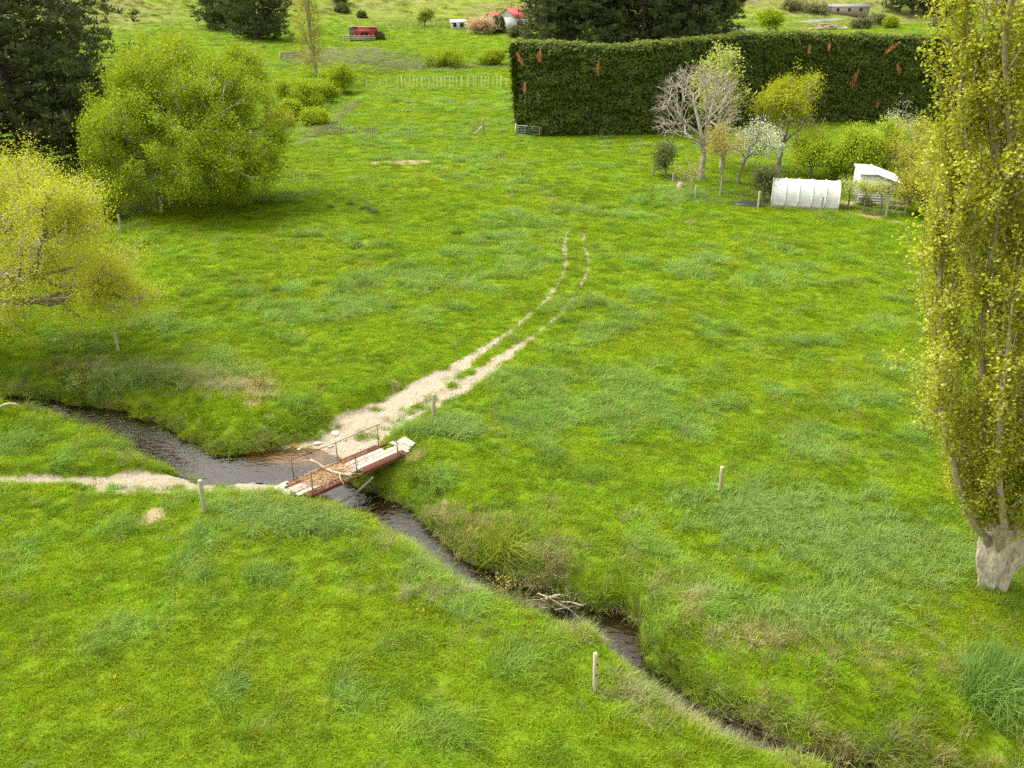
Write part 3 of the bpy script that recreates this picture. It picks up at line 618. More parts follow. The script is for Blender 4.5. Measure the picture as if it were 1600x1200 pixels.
def tree(name, label, cat, base, pts, rng, leafm, barkm, trunk_h, per=20, lsize=.1, lspread=.25, rt=.012, aspect=.5, leaf2=None, group=None, rbig=.04, pw=.43, t_adv=.5, up=.7, lean=(0, 0), sel=None, minr=None, twigm=None):
    """base in world; everything is built relative to it. pts: world centres of the leaf sprays."""
    base = np.array(base, float); root = empty(name, base, label, cat, group); pts = pts-base
    out = []; fork = np.array([lean[0], lean[1], trunk_h]); r0 = max(rt*len(pts)**pw, minr or 0)
    d0 = fork/np.linalg.norm(fork); big, small = MB(), MB()
    t = np.linspace(0, 1, 6)[:, None]; Pp = np.array([0, 0, -.15])*(1-t)+fork*t+np.sin(t*3.1)*rng.normal(0, .04*trunk_h, 3)*np.array([1, 1, 0])
    big.tube(Pp, r0*np.array([1.5, 1.15, 1.0, .96, .92, .9]), 9, cap=False)
    skel(fork, d0, pts, rng, out, rt, 0, t_adv, pw); branches(out, big, small, rbig, rng)
    big.build('trunk', barkm, root, True)
    if small.n: small.build('branches', twigm or barkm, root, True)['kind'] = 'stuff'
    sp = pts if sel is None else pts[sel(pts+base)]
    C = np.repeat(sp, per, 0)+rng.normal(0, lspread, (len(sp)*per, 3))
    if leaf2 is None: leaves('crown', C, lsize, leafm, root, rng, aspect, up)
    else:
        f = rng.random(len(C)) < .6
        leaves('crown', C[f], lsize, leafm, root, rng, aspect, up); leaves('blossom', C[~f], lsize*leaf2[1], leaf2[0], root, rng, .8, up)
    return root
def crown_box(px0, py0, px1, py1, Yc):    # picture rectangle -> ellipsoid at forward distance Yc
    mx = (px0+px1)/2; a, b = AT(mx, py0, Yc), AT(mx, py1, Yc); c = (a+b)/2
    return c, (px1-px0)/2/PXM(c), (a[2]-b[2])/2
def gtree(name, label, cat, bpx, bpy_, box, leafm, barkm, nl=14, per_l=10, seed=1, trunk_f=.35, dY=0, **kw):
    b = G(bpx, bpy_); Yc = b[1]+dY; rng = np.random.default_rng(seed); c, rx, rz = crown_box(*box, Yc)
    pts = lumps(rng, c, (rx*.97, rx*.95, rz*.97), nl, per_l, lr=kw.pop('lr', .32), shell=kw.pop('shell', (.4, .95)))
    th = max(.3, (c[2]-rz-b[2])+rz*trunk_f); pts[:, 2] = np.maximum(pts[:, 2], b[2]+.25)
    return tree(name, label, cat, b, pts, rng, leafm, barkm, th, lean=((c[0]-b[0])*.3, 0), **kw)

# ------------------------------------------------------------------ hedge
def build_hedge():
    rng = np.random.default_rng(5)
    spec = [(796,209,70),(850,212,72),(930,212,75),(1010,211,73),(1060,207,68),(1110,202,62),(1170,197,57),(1240,193,57),(1330,191,59),(1420,190,61),(1500,190,63),(1600,190,63),(1700,190,63)]
    Pn = []
    for px, yb, yt in spec:
        b = U(px, yb, 0); Pn.append([b[0], b[1], AT(px, yt, b[1]+.4)[2]])
    Pn = crom(Pn, 12); dist = np.concatenate([[0], np.cumsum(np.linalg.norm(np.diff(Pn[:, :2], axis=0), axis=1))])
    Ltot = dist[-1]; dep = 3.4
    at = lambda q: np.stack([np.interp(q, dist, Pn[:, k]) for k in range(3)], -1)
    D = np.gradient(Pn[:, :2], axis=0); D /= np.linalg.norm(D, axis=1)[:, None]
    nrm = lambda q: np.stack([np.interp(q, dist, D[:, 1]), -np.interp(q, dist, D[:, 0])], -1)     # towards the camera
    root = empty('hedge', (Pn[0, 0], Pn[0, 1], 0), 'tall dark clipped shelter hedge with orange dead sprigs', 'hedge')
    off = np.array(root.location)
    # u: metres along; v: 0..1 up the front face, over the top, down the back
    H0 = 10.0
    def surf(q, v, amp=1.0):
        p = at(q); nn = nrm(q); h = p[:, 2]-0.0; zf = np.clip(v, 0, 1); zt = np.clip(v-1, 0, 1); zb = np.clip(v-2, 0, 1)
        batter = .55*zf*(v <= 1)+.55*(v > 1)
        d = np.where(v <= 1, -batter, np.where(v <= 2, -.55-zt*(dep-1.1), -(dep-.55)+0*zb-zb*.0-.55*zb))
        z = np.where(v <= 1, zf*h, np.where(v <= 2, h+.25*np.sin(zt*math.pi), h*(1-zb)))
        bul = (fbm(q*1.0, z*1.9, 2.4, 201)-.5)*1.1+(vn(q, z*2.0, .75, 207)-.5)*.55
        endr = .9*np.exp(-q/.8)                                   # rounded end
        d = d+np.where(v <= 1, bul*amp, np.where(v > 2, -bul*amp, 0))-endr*np.where(v <= 1, 1, np.where(v > 2, -1, 0))
        z = z+np.where((v > 1) & (v <= 2), bul*.5*amp, 0)
        under = .35*np.exp(-((q-.5)/2.2)**2)*np.clip(1-z/5, 0, 1)*2.2     # undercut low at the free end
        q2 = p[:, :2]+nn*d[:, None]; dirx = np.stack([-nn[:, 1], nn[:, 0]], -1)
        q2 = q2+dirx*under[:, None]
        return np.column_stack([q2, z])
    qs = np.linspace(0, Ltot, int(Ltot/.55)); vs_ = np.concatenate([np.linspace(0, 1, 22), np.linspace(1.05, 1.95, 8), np.linspace(2, 3, 10)])
    A, B = np.meshgrid(qs, vs_); V = surf(A.ravel(), B.ravel(), .9)-off; nx = len(qs); i0 = (np.arange(len(vs_)-1)[:, None]*nx+np.arange(nx-1)[None]).ravel()
    Q = np.stack([i0, i0+1, i0+nx+1, i0+nx], -1)
    V[:, 1] += .18*0
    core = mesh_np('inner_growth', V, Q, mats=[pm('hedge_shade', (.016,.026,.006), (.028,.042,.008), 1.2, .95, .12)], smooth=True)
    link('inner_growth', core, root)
    n = 62000; q = rng.uniform(0, Ltot*.86, n); v = np.where(rng.random(n) < .8, rng.uniform(0, 1, n), rng.uniform(1, 2.2, n))
    C = surf(q, v, 1.08)+rng.normal(0, .10, (n, 3)); nn = nrm(q); C[:, :2] += nn*rng.uniform(-.05, .22, n)[:, None]*(v < 1)[:, None]; C[:, 2] += rng.uniform(0, .2, n)*(v > 1)
    # the free end
    m = 4500; z = rng.random(m); dd = rng.random(m); e = at(np.zeros(m)); n0 = nrm(np.zeros(m)); dx = np.stack([-n0[:, 1], n0[:, 0]], -1)
    E = np.column_stack([e[:, :2]-n0*(dd*dep)[:, None]+dx*(.25+rng.normal(0, .25, m)+(1-z)**2*1.2)[:, None], z*e[:, 2]])
    C = np.vstack([C, E])-off; Nf = np.vstack([np.column_stack([nn, np.where(v > 1, 2.5, .55)]), np.column_stack([-dx, np.full(m, .5)])])
    n = len(C); A_ = rng.normal(0, 1, (n, 3)); A_[:, 2] -= .2; Nr = Nf+rng.normal(0, .55, (n, 3)); B_ = np.cross(A_, Nr); B_ /= np.linalg.norm(B_, axis=1)[:, None]; A_ = np.cross(Nr, B_); A_ /= np.linalg.norm(A_, axis=1)[:, None]
    s = rng.uniform(.22, .5, n)[:, None]
    V = np.stack([C-A_*s*.5, C-B_*s*.28, C+A_*s*.5, C+B_*s*.28], 1).reshape(-1, 3)
    rn = np.clip(rng.random(n)*.78+.25*(np.concatenate([v, z]) > 1), 0, 1)  # leaves on top shifted to the paler tint, painting in light from above
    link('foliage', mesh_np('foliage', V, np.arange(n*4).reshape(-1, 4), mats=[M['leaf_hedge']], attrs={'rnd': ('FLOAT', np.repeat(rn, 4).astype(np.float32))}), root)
    # dead sprigs
    for px, py, L_, tilt in ((815,92,1.7,-.5),(843,86,1.5,.1),(929,106,1.7,.05),(822,136,1.0,.1),(1321,121,2.5,.25),(1371,73,2.2,.9),(1385,106,1.2,-.4),(1245,77,.7,.2),(1363,162,.6,0),(1275,73,.6,0)):
        q = np.interp(px, [796,850,930,1010,1060,1110,1170,1240,1330,1420], [dist[i*12] for i in range(10)])
        p = at(np.array([q]))[0]; f = nrm(np.array([q]))[0]; pos = AT(px, py, p[1])
        c0 = np.array([p[0]+f[0]*.45, p[1]+f[1]*.45, pos[2]])-off
        L_ *= .85; k = 70; t = rng.random(k)**1.3; w = (1-abs(t-.35)*1.2)*.20*L_/1.6*rng.uniform(.3, 1.3, k); ax = np.array([math.sin(tilt), 0, math.cos(tilt)])
        Cc = c0+ax*((t-.5)*L_)[:, None]+np.column_stack([rng.normal(0, 1, k)*w, rng.uniform(-.35, .25, k), rng.normal(0, .1, k)])
        dirv = np.column_stack([rng.normal(0, .45, k), rng.normal(0, .35, k), -np.ones(k)]); dirv /= np.linalg.norm(dirv, axis=1)[:, None]; sd_ = np.cross(dirv, rng.normal(0, 1, (k, 3))); sd_ /= np.linalg.norm(sd_, axis=1)[:, None]
        V = np.stack([Cc-dirv*.22, Cc-sd_*.04, Cc+dirv*.25, Cc+sd_*.04], 1).reshape(-1, 3)
        link('dead_sprig', mesh_np('dead_sprig', V, np.arange(k*4).reshape(-1, 4), mats=[M['dead']], attrs={'rnd': ('FLOAT', np.repeat(rng.random(k), 4).astype(np.float32))}), root)['kind'] = 'stuff'
build_hedge()

# ------------------------------------------------------------------ big trees
def poplar():
    rng = np.random.default_rng(21); b = G(1548, 918); root = empty('poplar_tree', b, 'large poplar with pale fluted trunk and many upright leafy stems', 'tree')
    # fluted pale bole
    k, nz_ = 72, 40; th = np.arange(k)*2*math.pi/k; V = []
    ph = rng.uniform(0, 6.28, 6)
    for i in range(nz_):
        z = -.3+i/(nz_-1)*3.0; f = i/(nz_-1)
        r = (.32+.40*sstep(.08, .85, f)+.08*(1-sstep(0, .12, f)))*(1+(.13+.16*(1-f))*np.sin(5*th+ph[0]+z*.3)+.10*np.sin(3*th+ph[1]-z*.5)+.06*np.sin(9*th+ph[2]+z*1.1)+.03*np.sin(17*th+z*3))
        r = r*(1+.10*np.sin(z*3.1+ph[3]+2*np.cos(th)))*(1+.10*(vn(th*3.0+40, np.full(k, z*2.2), 1.0, 5)-.5)+.08*(vn(th*9.0+40, np.full(k, z*5), 1.0, 6)-.5))
        r = r*(1-.35*(1-sstep(.08, .5, f))*(.5+.5*np.sin(th*3+1.1)))
        V.append(np.column_stack([r*np.cos(th)*1.05, r*np.sin(th)*.9, np.full(k, z)]))
    V = np.vstack(V); i = np.arange(nz_-1)[:, None]*k; j = np.arange(k)[None]; jn = (j+1) % k
    big = MB(); big.add(V, np.stack([i+j, i+jn, i+k+jn, i+k+j], -1).reshape(-1, 4)); big.build('trunk', M['bark_poplar'], root, True)
    stems = [[(0,0,1.8),(-.2,.1,4.5),(-1.0,.2,8),(-1.7,.2,10.1),(-2.8,.1,12.6),(-3.4,0,14.2),(-3.7,0,16.8),(-3.8,.1,20)],
             [(.1,0,1.8),(.5,-.2,5),(.4,-.1,9),(.2,.2,13),(0,.2,17),(0,0,22)], [(.3,.2,1.8),(1.0,.6,5),(1.3,.9,10),(1.2,1,15),(1.1,1,20)],
             [(-.3,0,1.8),(-1.0,-.3,4),(-1.9,-.5,7),(-2.5,-.6,10),(-2.8,-.7,13)], [(-.4,.1,1.8),(-1.3,.3,3.6),(-2.4,.5,6.2),(-3.2,.7,9),(-3.6,.8,12),(-3.9,.8,15)],
             [(-.2,-.3,1.8),(-.5,-1.1,4),(-.9,-1.7,7.5),(-1.1,-1.9,11),(-1.1,-1.9,15)], [(.3,-.3,1.8),(.8,-1.1,4.5),(1.1,-1.5,9),(1.2,-1.5,14)],
             [(-.1,.4,1.8),(-.5,1.3,4.5),(-1.0,1.9,9),(-1.4,2.0,13),(-1.5,2,17)], [(-.45,-.1,1.7),(-1.3,-.4,3.0),(-2.2,-.6,4.8),(-3.0,-.6,7),(-3.5,-.5,9)],
             [(-.4,.2,1.7),(-1.1,.6,3.2),(-1.8,.9,5.2),(-2.3,1.2,8),(-2.6,1.2,11)], [(-.3,-.3,1.7),(-.8,-1.0,3),(-1.5,-1.4,5),(-2.1,-1.6,7.5),(-2.5,-1.6,10)],
             [(-1.7,.2,10.1),(-2.9,.3,11.3),(-4.0,.4,13),(-4.6,.5,15),(-4.9,.5,17.5)], [(-1.0,.2,8),(-2.3,-.3,9),(-3.4,-.6,10.6),(-3.9,-.7,12.2)], [(-2.8,.1,12.6),(-3.9,-.5,14.2),(-4.6,-.8,16),(-4.9,-.8,18.5)], [(-3.7,0,16.8),(-4.6,.3,17.6),(-5.3,.3,18.6)]]
    mb, tw = MB(), MB(); L_ = []
    for si, st in enumerate(stems):
        fx_ = 1.16 if si in (3, 8, 9, 10) else .9 if si in (11, 13, 14) else 1
        st = [(a*fx_, b, c) for a, b, c in st]
        Pp = crom(st, 8); n = len(Pp); Pp = Pp+np.cumsum(rng.normal(0, .012, (n, 3)), 0)
        r0 = (.24 if si == 0 else .2 if si < 3 else .13)*(.6 if si > 10 else 1)
        mb.tube(Pp, np.linspace(r0, .03 if si else .09, n), 7, cap=False)
        ns = int(np.linalg.norm(np.diff(Pp, axis=0), axis=1).sum()*7.0)
        for q in range(ns):
            f = rng.uniform(.04, 1); a = Pp[min(n-1, int(f*n))]
            d = np.array([rng.normal(0, .42), rng.normal(0, .42), 1.0])+np.array([-.10, 0, 0]); d /= np.linalg.norm(d)
            L0 = rng.uniform(.7, 2.3); c = a+d*L0*.4+np.array([d[0], d[1], 0])*.35*L0; e = a+d*L0+np.array([0, 0, .25*L0])
            if e[2] > 19 or a[2] < 2.3: continue
            t = np.linspace(0, 1, 4)[:, None]; pp = a*(1-t)**2+2*c*t*(1-t)+e*t*t
            tw.tube(pp, np.linspace(.020, .006, 4), 3, cap=False)
            ncl = rng.integers(3, 7)
            for _ in range(ncl):
                u_ = rng.uniform(.25, 1); pc = a*(1-u_)**2+2*c*u_*(1-u_)+e*u_*u_
                m = rng.integers(15, 48); L_.append(pc+rng.normal(0, 1, (m, 3))*np.array([.12, .12, .16]))
    mb.build('stems', M['twig_poplar'], root, True); tw.build('twigs', M['twig_poplar'], root)['kind'] = 'stuff'; root.children[1]['kind'] = 'stuff'
    C = np.vstack(L_); leaves('crown', C, .085, M['leaf_poplar'], root, rng, .85, .8)
poplar()

def willow_left():
    rng = np.random.default_rng(31); Y0 = 38.5; b = np.array([-26.5, 37.2, 0.]); b[2] = Hs(b[0], b[1])
    P_ = []
    for px0, py0, px1, py1, dy, nl in ((-160,195,150,430,1.5,44),(-120,320,245,545,0,54),(-220,260,60,520,3,20),(20,270,190,420,-2.5,24),(90,380,245,510,-2,22)):
        c, rx, rz = crown_box(px0, py0, px1, py1, Y0+dy); P_.append(lumps(rng, c, (rx*.9, rx*.62, rz*.88), nl, 8, (.35, 1.06), .30))
    pts = np.vstack(P_); pts[:, 2] = np.maximum(pts[:, 2], 1.0)
    t = tree('willow_tree', 'yellow green willow leaning out over the stream bank, grey twigs showing', 'tree', b, pts, rng, M['leaf_willow_y'], M['bark'], 2.2, per=68, lsize=.11, lspread=.33, rt=.018, aspect=.42, rbig=.08, twigm=M['twig_grey'], t_adv=.48)
willow_left()
def willow_mid():
    rng = np.random.default_rng(41); b = G(262, 316); P_ = []
    for px0, py0, px1, py1, dy, nl in ((148,66,402,306,0,110),(190,46,335,180,1.5,40),(132,135,285,330,-2.5,54),(290,95,452,318,0,70),(225,180,425,338,-4.5,70),(330,65,430,200,3,24)):
        c, rx, rz = crown_box(px0, py0, px1, py1, b[1]+.5+dy); P_.append(lumps(rng, c, (rx*.9, rx*.8, rz*.9), nl, 5, (.62, 1.04), .15))
    c, rx, rz = crown_box(142, 62, 446, 330, b[1]); P_.append(lumps(rng, c, (rx, rx*.95, rz), 170, 4, (.84, 1.0), .11))
    pts = np.vstack(P_); pts[:, 2] = np.maximum(pts[:, 2], b[2]+.5)
    tree('willow_tree', 'broad bright green willow in front of the dark pine', 'tree', b, pts, rng, M['leaf_willow'], M['bark'], 2.0, per=56, lsize=.19, lspread=.34, rt=.014, aspect=.5, rbig=.08, twigm=M['twig_grey'])
willow_mid()

def pine(name, label, base, h, rad, seed, nb=150, ncl=11, npn=24, nsz=.34, group=None, lo=.12, trunk_r=.5, irregular=.35):
    rng = np.random.default_rng(seed); root = empty(name, base, label, 'tree', group); tr, C = MB(), []
    t = np.linspace(0, 1, 9)[:, None]; Pp = np.array([0, 0, -.2])+t*np.array([0, 0, h])+np.sin(t*5+seed)*np.array([.02*h, .015*h, 0])*t
    tr.tube(Pp, trunk_r*(1-t[:, 0]*.92), 9, cap=False); br = MB()
    for i in range(nb):
        f = rng.uniform(lo, .99)**.9; a = np.array([np.interp(f, t[:, 0], Pp[:, k]) for k in range(3)]); az = rng.uniform(0, 6.283)
        L0 = rad*(1.06-f)**.62*rng.uniform(1-irregular, 1+irregular*.6)*(.85 if f < .25 else 1); up = rng.uniform(.05, .45)*(.4+f)
        d = np.array([math.cos(az), math.sin(az), up]); e = a+d*L0+np.array([0, 0, .12*L0]); c = a+d*L0*.55-np.array([0, 0, .10*L0])
        tt = np.linspace(0, 1, 5)[:, None]; bp = a*(1-tt)**2+2*c*tt*(1-tt)+e*tt*tt
        br.tube(bp, np.linspace(.035*h/20+.09*(1-f)*h/20, .02, 5), 4, cap=False)
        m = max(3, int(ncl*L0/rad)); u_ = rng.uniform(.38, 1.05, m)[:, None]
        q = a*(1-u_)**2+2*c*u_*(1-u_)+e*u_*u_+rng.normal(0, 1, (m, 3))*np.array([1, 1, .6])*L0*.14+np.array([0, 0, .1*L0*.5])
        C.append(q)
    tr.build('trunk', M['bark_dark'], root, True); br.build('branches', M['bark_dark'], root)['kind'] = 'stuff'
    C = np.vstack(C); n = len(C); base_c = np.repeat(C, npn, 0); d = rng.normal(0, 1, (n*npn, 3)); d[:, 2] = np.abs(d[:, 2])*.9+.15; d /= np.linalg.norm(d, axis=1)[:, None]
    pc = base_c+d*(nsz*rng.uniform(.3, 1.5, n*npn))[:, None]; sd_ = np.cross(d, rng.normal(0, 1, (n*npn, 3))); sd_ /= np.linalg.norm(sd_, axis=1)[:, None]
    V = np.stack([pc-d*nsz*.6, pc-sd_*nsz*.17, pc+d*nsz*.6, pc+sd_*nsz*.17], 1).reshape(-1, 3); rn = np.clip(np.repeat(rng.random(n), npn)*.6+rng.random(n*npn)*.4, 0, 1)
    link('crown', mesh_np('crown', V, np.arange(len(V)).reshape(-1, 4), mats=[M['leaf_pine']], attrs={'rnd': ('FLOAT', np.repeat(rn, 4).astype(np.float32))}), root)
    return root
b = G(45, 300); pine('pine_tree', 'huge dark pine rising behind the bright willow', (b[0]-3, b[1]+6, b[2]), 27, 10.5, 51, nb=250, ncl=17, npn=27, nsz=.43, lo=.03, trunk_r=.7)
b = G(-60, 330); pine('pine_tree', 'dark pine half hidden behind the yellow green willow', (b[0]-6, b[1]-4, b[2]), 24, 9, 52, nb=150, ncl=14, npn=22, nsz=.42, lo=.05, trunk_r=.6)
b = G(150, 262); pine('young_pine_tree', 'smaller pine beside the huge pine with one limb reaching out', (b[0]-3, b[1]+4, b[2]), 15, 6.5, 53, nb=100, ncl=13, npn=24, nsz=.40, lo=.05, trunk_r=.35)
for (px, py, h, rad, sd_, lab) in ((352,44,20,9.5,54,'dark pine on the hillside above the bright willow, farther from the poplar'),(402,62,20,9.5,55,'dark pine on the hillside nearer the far poplar, low skirt of branches')):
    b = G(px, py); pine('pine_tree', lab, b, h, rad, sd_, nb=150, ncl=14, npn=22, nsz=.65, lo=.0, trunk_r=.7)
# plantation behind the hedge
P0 = pine('pine_tree', 'tall dark plantation pine behind the clipped hedge', (0, 0, 0), 26, 8.0, 56, nb=120, ncl=13, npn=22, nsz=.6, lo=.02, trunk_r=.5, group='pines behind the hedge')
P1 = pine('pine_tree', 'tall dark plantation pine behind the clipped hedge', (0, 0, 0), 24, 7.0, 57, nb=110, ncl=13, npn=22, nsz=.6, lo=.02, trunk_r=.5, group='pines behind the hedge')
used = [0, 0]
for i, (px, Yd, s) in enumerate(((852,178,.95),(885,186,1.1),(915,180,1.05),(955,190,1.1),(1000,184,1.1),(1040,190,1.15),(1078,186,1.05),(1112,194,1.1),(862,205,1.05),(930,208,1.2),(1015,210,1.2),(1095,212,1.2))):
    k = i % 2; o = (P0, P1)[k]
    if used[k]: o = copy_tree(o)
    used[k] = 1; q = AT(px, 100, Yd); o.location = (q[0], Yd, Hs(q[0], Yd)); o.scale = (s, s, s*1.0); o.rotation_euler.z = i*1.3
for i, (px, py) in enumerate(((1405,20),(1425,22),(1443,21),(1462,22),(1480,22))):
    q = G(px, py); o = copy_tree(P1 if i % 2 else P0); o.location = q; o.scale = (.9, .9, 1.1); o.rotation_euler.z = i*2.1
    o['label'] = 'dark pine in the row on the rise beyond the scrub'; o['group'] = 'pines on the far rise'
# far poplar beside the upper creek
def far_poplar():
    rng = np.random.default_rng(61); b = G(494, 116); pts = []
    for z0 in np.linspace(2.0, 24, 34):
        r = 3.4*min(1, .35+z0/8)*(1.06-z0/30)
        a = rng.uniform(0, 6.283, 14); d = np.sqrt(rng.random(14))*r; pts.append(np.column_stack([b[0]-1.0*z0/24*2+d*np.cos(a), b[1]+d*np.sin(a), b[2]+z0+rng.normal(0, .4, 14)]))
    tree('poplar_tree', 'slender yellow green poplar with bare lower stems near the red shed', 'tree', b, np.vstack(pts), rng, M['leaf_olive'], M['bark_pale'], 2.0, per=16, lsize=.30, lspread=.38, rt=.02, aspect=.6, rbig=.05, twigm=M['twig_grey'], t_adv=.62)
far_poplar()

# ------------------------------------------------------------------ shrubs by the upper creek
for i, (px, py, bx_, lab, lm) in enumerate(((528,143,(502,100,556,146),'rounded lime willow bush at the foot of the far poplar','leaf_willow'),(480,176,(452,124,508,178),'loose green willow bush in the creek gully beside the paddock','leaf_willow'),
        (455,160,(430,118,470,165),'small willow bush in the gully behind the loose green one','leaf_willow'),(696,105,(664,79,728,106),'wide low willow bush near the far fence','leaf_willow'),(770,102,(748,80,792,104),'low willow bush close to the hedge end','leaf_willow'),
        (508,160,(488,128,530,164),'green willow bush filling the gully between two others','leaf_willow'),(500,196,(470,172,515,200),'low green bush on the creek bank above the wire fence','leaf_willow'),(455,188,(432,158,474,192),'low lime bush in the creek bed','leaf_willow'),(440,200,(415,176,462,204),'low tangled bush at the edge of the eroded creek bank','leaf_olive'),(162,345,(140,296,190,350),'young green willow bush under the dark pine','leaf_willow'),(128,330,(95,280,150,335),'shaded green bush between the willows and the pine','leaf_willow'))):
    gtree('willow_bush', lab, 'bush', px, py, bx_, M[lm], M['bark'], nl=40, per_l=8, seed=70+i, trunk_f=.12, per=28, lsize=.26 if py < 250 else .16, lspread=.32, rt=.012, aspect=.5, lr=.42, shell=(.3, .95))
# ------------------------------------------------------------------ garden trees by the hedge
def bare_tree():
    rng = np.random.default_rng(91); b = G(1096, 282); c, rx, rz = crown_box(1012, 92, 1165, 258, b[1])
    v = rng.normal(0, 1, (1400, 3)); v /= np.linalg.norm(v, axis=1)[:, None]; v[:, 2] = np.where(v[:, 2] < -.5, -v[:, 2], v[:, 2]); pts = c+v*np.array([rx, rx, rz])*rng.uniform(.45, 1, 1400)[:, None]**.5
    pts[:, 2] += .6*np.sign(pts[:, 2]-c[2])*0
    tree('bare_tree', 'spreading tree with bare pale grey branches in front of the hedge', 'tree', b, pts, rng, M['leaf_pale'], M['bark_pale'], 2.3, per=2, lsize=.12, lspread=.15, rt=.0125, rbig=.07, twigm=M['twig_grey'], t_adv=.45, sel=lambda p: p[:, 2] > c[2]+rz*.9)
bare_tree()
gtree('tall_tree', 'tall thin tree with pale trunk and light green top against the hedge', 'tree', 1128, 262, (1085,60,1172,215), M['leaf_pale'], M['bark_pale'], nl=46, per_l=8, seed=101, per=20, lsize=.26, lspread=.34, rt=.019, lr=.3, rbig=.06, sel=lambda p: np.random.default_rng(3).random(len(p)) < np.clip((p[:, 2]-4.5)/3.2, .06, 1), trunk_f=.1)
gtree('golden_tree', 'golden green tree with dense top and bare lower twigs', 'tree', 1217, 268, (1168,100,1290,240), M['leaf_yellow'], M['bark_pale'], nl=70, per_l=10, seed=102, per=24, lsize=.22, lspread=.30, rt=.015, lr=.3, rbig=.06, twigm=M['twig_grey'], sel=lambda p: np.random.default_rng(4).random(len(p)) < np.clip((p[:, 2]-4.0)/2.4, .12, 1), trunk_f=.15)
gtree('blossom_tree', 'small fruit tree covered in white blossom', 'tree', 1153, 289, (1140,188,1226,258), M['blossom'], M['bark'], nl=30, per_l=7, seed=103, per=17, lsize=.13, lspread=.30, rt=.014, lr=.36, aspect=.9, leaf2=(M['leaf_pale'], 1.1), trunk_f=.2)
gtree('bronze_tree', 'slim young tree with bronze green leaves beside the white blossom', 'tree', 1125, 305, (1104,186,1158,262), M['leaf_bronze'], M['bark_pale'], nl=24, per_l=7, seed=104, per=20, lsize=.14, lspread=.28, rt=.011, lr=.4, trunk_f=.1)
gtree('dark_shrub', 'dark glossy rounded shrub standing at the garden edge post', 'shrub', 1040, 276, (1018,216,1066,272), M['leaf_dark'], M['bark'], nl=22, per_l=6, seed=105, per=26, lsize=.17, lspread=.25, rt=.012, lr=.42, trunk_f=.15)
gtree('tan_sapling', 'small sapling with tan young leaves beside the tree stump', 'sapling', 1080, 309, (1052,246,1106,296), M['leaf_bronze'], M['bark_pale'], nl=14, per_l=6, seed=106, per=7, lsize=.12, lspread=.28, rt=.010, lr=.42, trunk_f=.2)
gtree('dark_shrub', 'dark olive shrub leaning against the white tunnel house', 'shrub', 1194, 316, (1174,250,1218,314), M['leaf_dark'], M['bark'], nl=26, per_l=7, seed=107, per=28, lsize=.15, lspread=.24, rt=.011, lr=.4, trunk_f=.1)
gtree('fruit_tree', 'lime green fruit tree with forked trunk behind the tunnel house', 'tree', 1265, 280, (1228,205,1316,272), M['leaf_lime'], M['bark'], nl=40, per_l=8, seed=108, per=26, lsize=.18, lspread=.30, rt=.013, lr=.36, trunk_f=.2)
for i, (px, py, bx_, lab) in enumerate(((1322,286,(1298,196,1350,280),'upright lime green orchard tree nearest the forked fruit tree'),(1345,290,(1328,190,1378,284),'lime green orchard tree directly behind the white shed'),(1382,282,(1358,186,1418,272),'lime green orchard tree behind the white shed roof'),(1355,268,(1316,206,1356,262),'shaded green orchard tree at the back of the garden'))):
    gtree('orchard_tree', lab, 'tree', px, py, bx_, M['leaf_lime'], M['bark'], nl=40, per_l=8, seed=110+i, per=26, lsize=.19, lspread=.32, rt=.012, lr=.38, trunk_f=.1)
gtree('twiggy_shrub', 'pale twiggy shrub with white buds in front of the hedge', 'shrub', 1412, 236, (1368,156,1452,232), M['blossom'], M['bark_pale'], nl=30, per_l=7, seed=115, per=4, lsize=.16, lspread=.3, rt=.012, lr=.42, trunk_f=.1, leaf2=(M['leaf_pale'], 1.0))
for i, (px, py, bx_, lab) in enumerate(((1440,300,(1384,182,1490,296),'large olive green shrub behind the garden shed'),(1450,335,(1402,248,1475,330),'olive shrub crowding the right side of the garden shed'),(1500,345,(1440,230,1560,340),'big olive shrub between the shed and the poplar'),(1570,330,(1500,160,1640,330),'tall dense olive tree beyond the poplar stems'))):
    gtree('olive_shrub', lab, 'shrub', px, py, bx_, M['leaf_olive'], M['bark'], nl=36, per_l=8, seed=120+i, per=26, lsize=.17, lspread=.28, rt=.012, lr=.36, trunk_f=.1)
gtree('dark_shrub', 'small nearly black shrub under the orchard trees', 'shrub', 1308, 282, (1296,244,1322,280), M['leaf_dark'], M['bark_dark'], nl=12, per_l=5, seed=130, per=20, lsize=.14, lspread=.2, rt=.01, lr=.42, trunk_f=.1)
for i, (px, py, bx_) in enumerate(((1323,326,(1312,279,1346,300)),(1350,332,(1338,282,1366,302)),(1374,334,(1356,282,1394,306)))):
    gtree('espalier_tree', ('trained fruit tree against the tunnel house end','trained fruit tree in front of the shed windows','leaning trained fruit tree at the shed corner')[i], 'tree', px, py, bx_, M['leaf_pale'], M['bark'], nl=12, per_l=6, seed=140+i, per=14, lsize=.13, lspread=.22, rt=.011, lr=.42, trunk_f=.1, group='trained fruit trees by the shed')
gtree('garden_bush', 'low green bush beside the shed path', 'bush', 1358, 322, (1340,304,1366,324), M['leaf_dark'], M['bark'], nl=12, per_l=5, seed=150, per=18, lsize=.13, lspread=.2, rt=.01, lr=.42, trunk_f=.1)
gtree('garden_bush', 'bright green clipped bush inside the wooden garden fence', 'bush', 1394, 326, (1382,310,1412,328), M['leaf_lime'], M['bark'], nl=12, per_l=5, seed=151, per=18, lsize=.13, lspread=.2, rt=.01, lr=.42, trunk_f=.1)
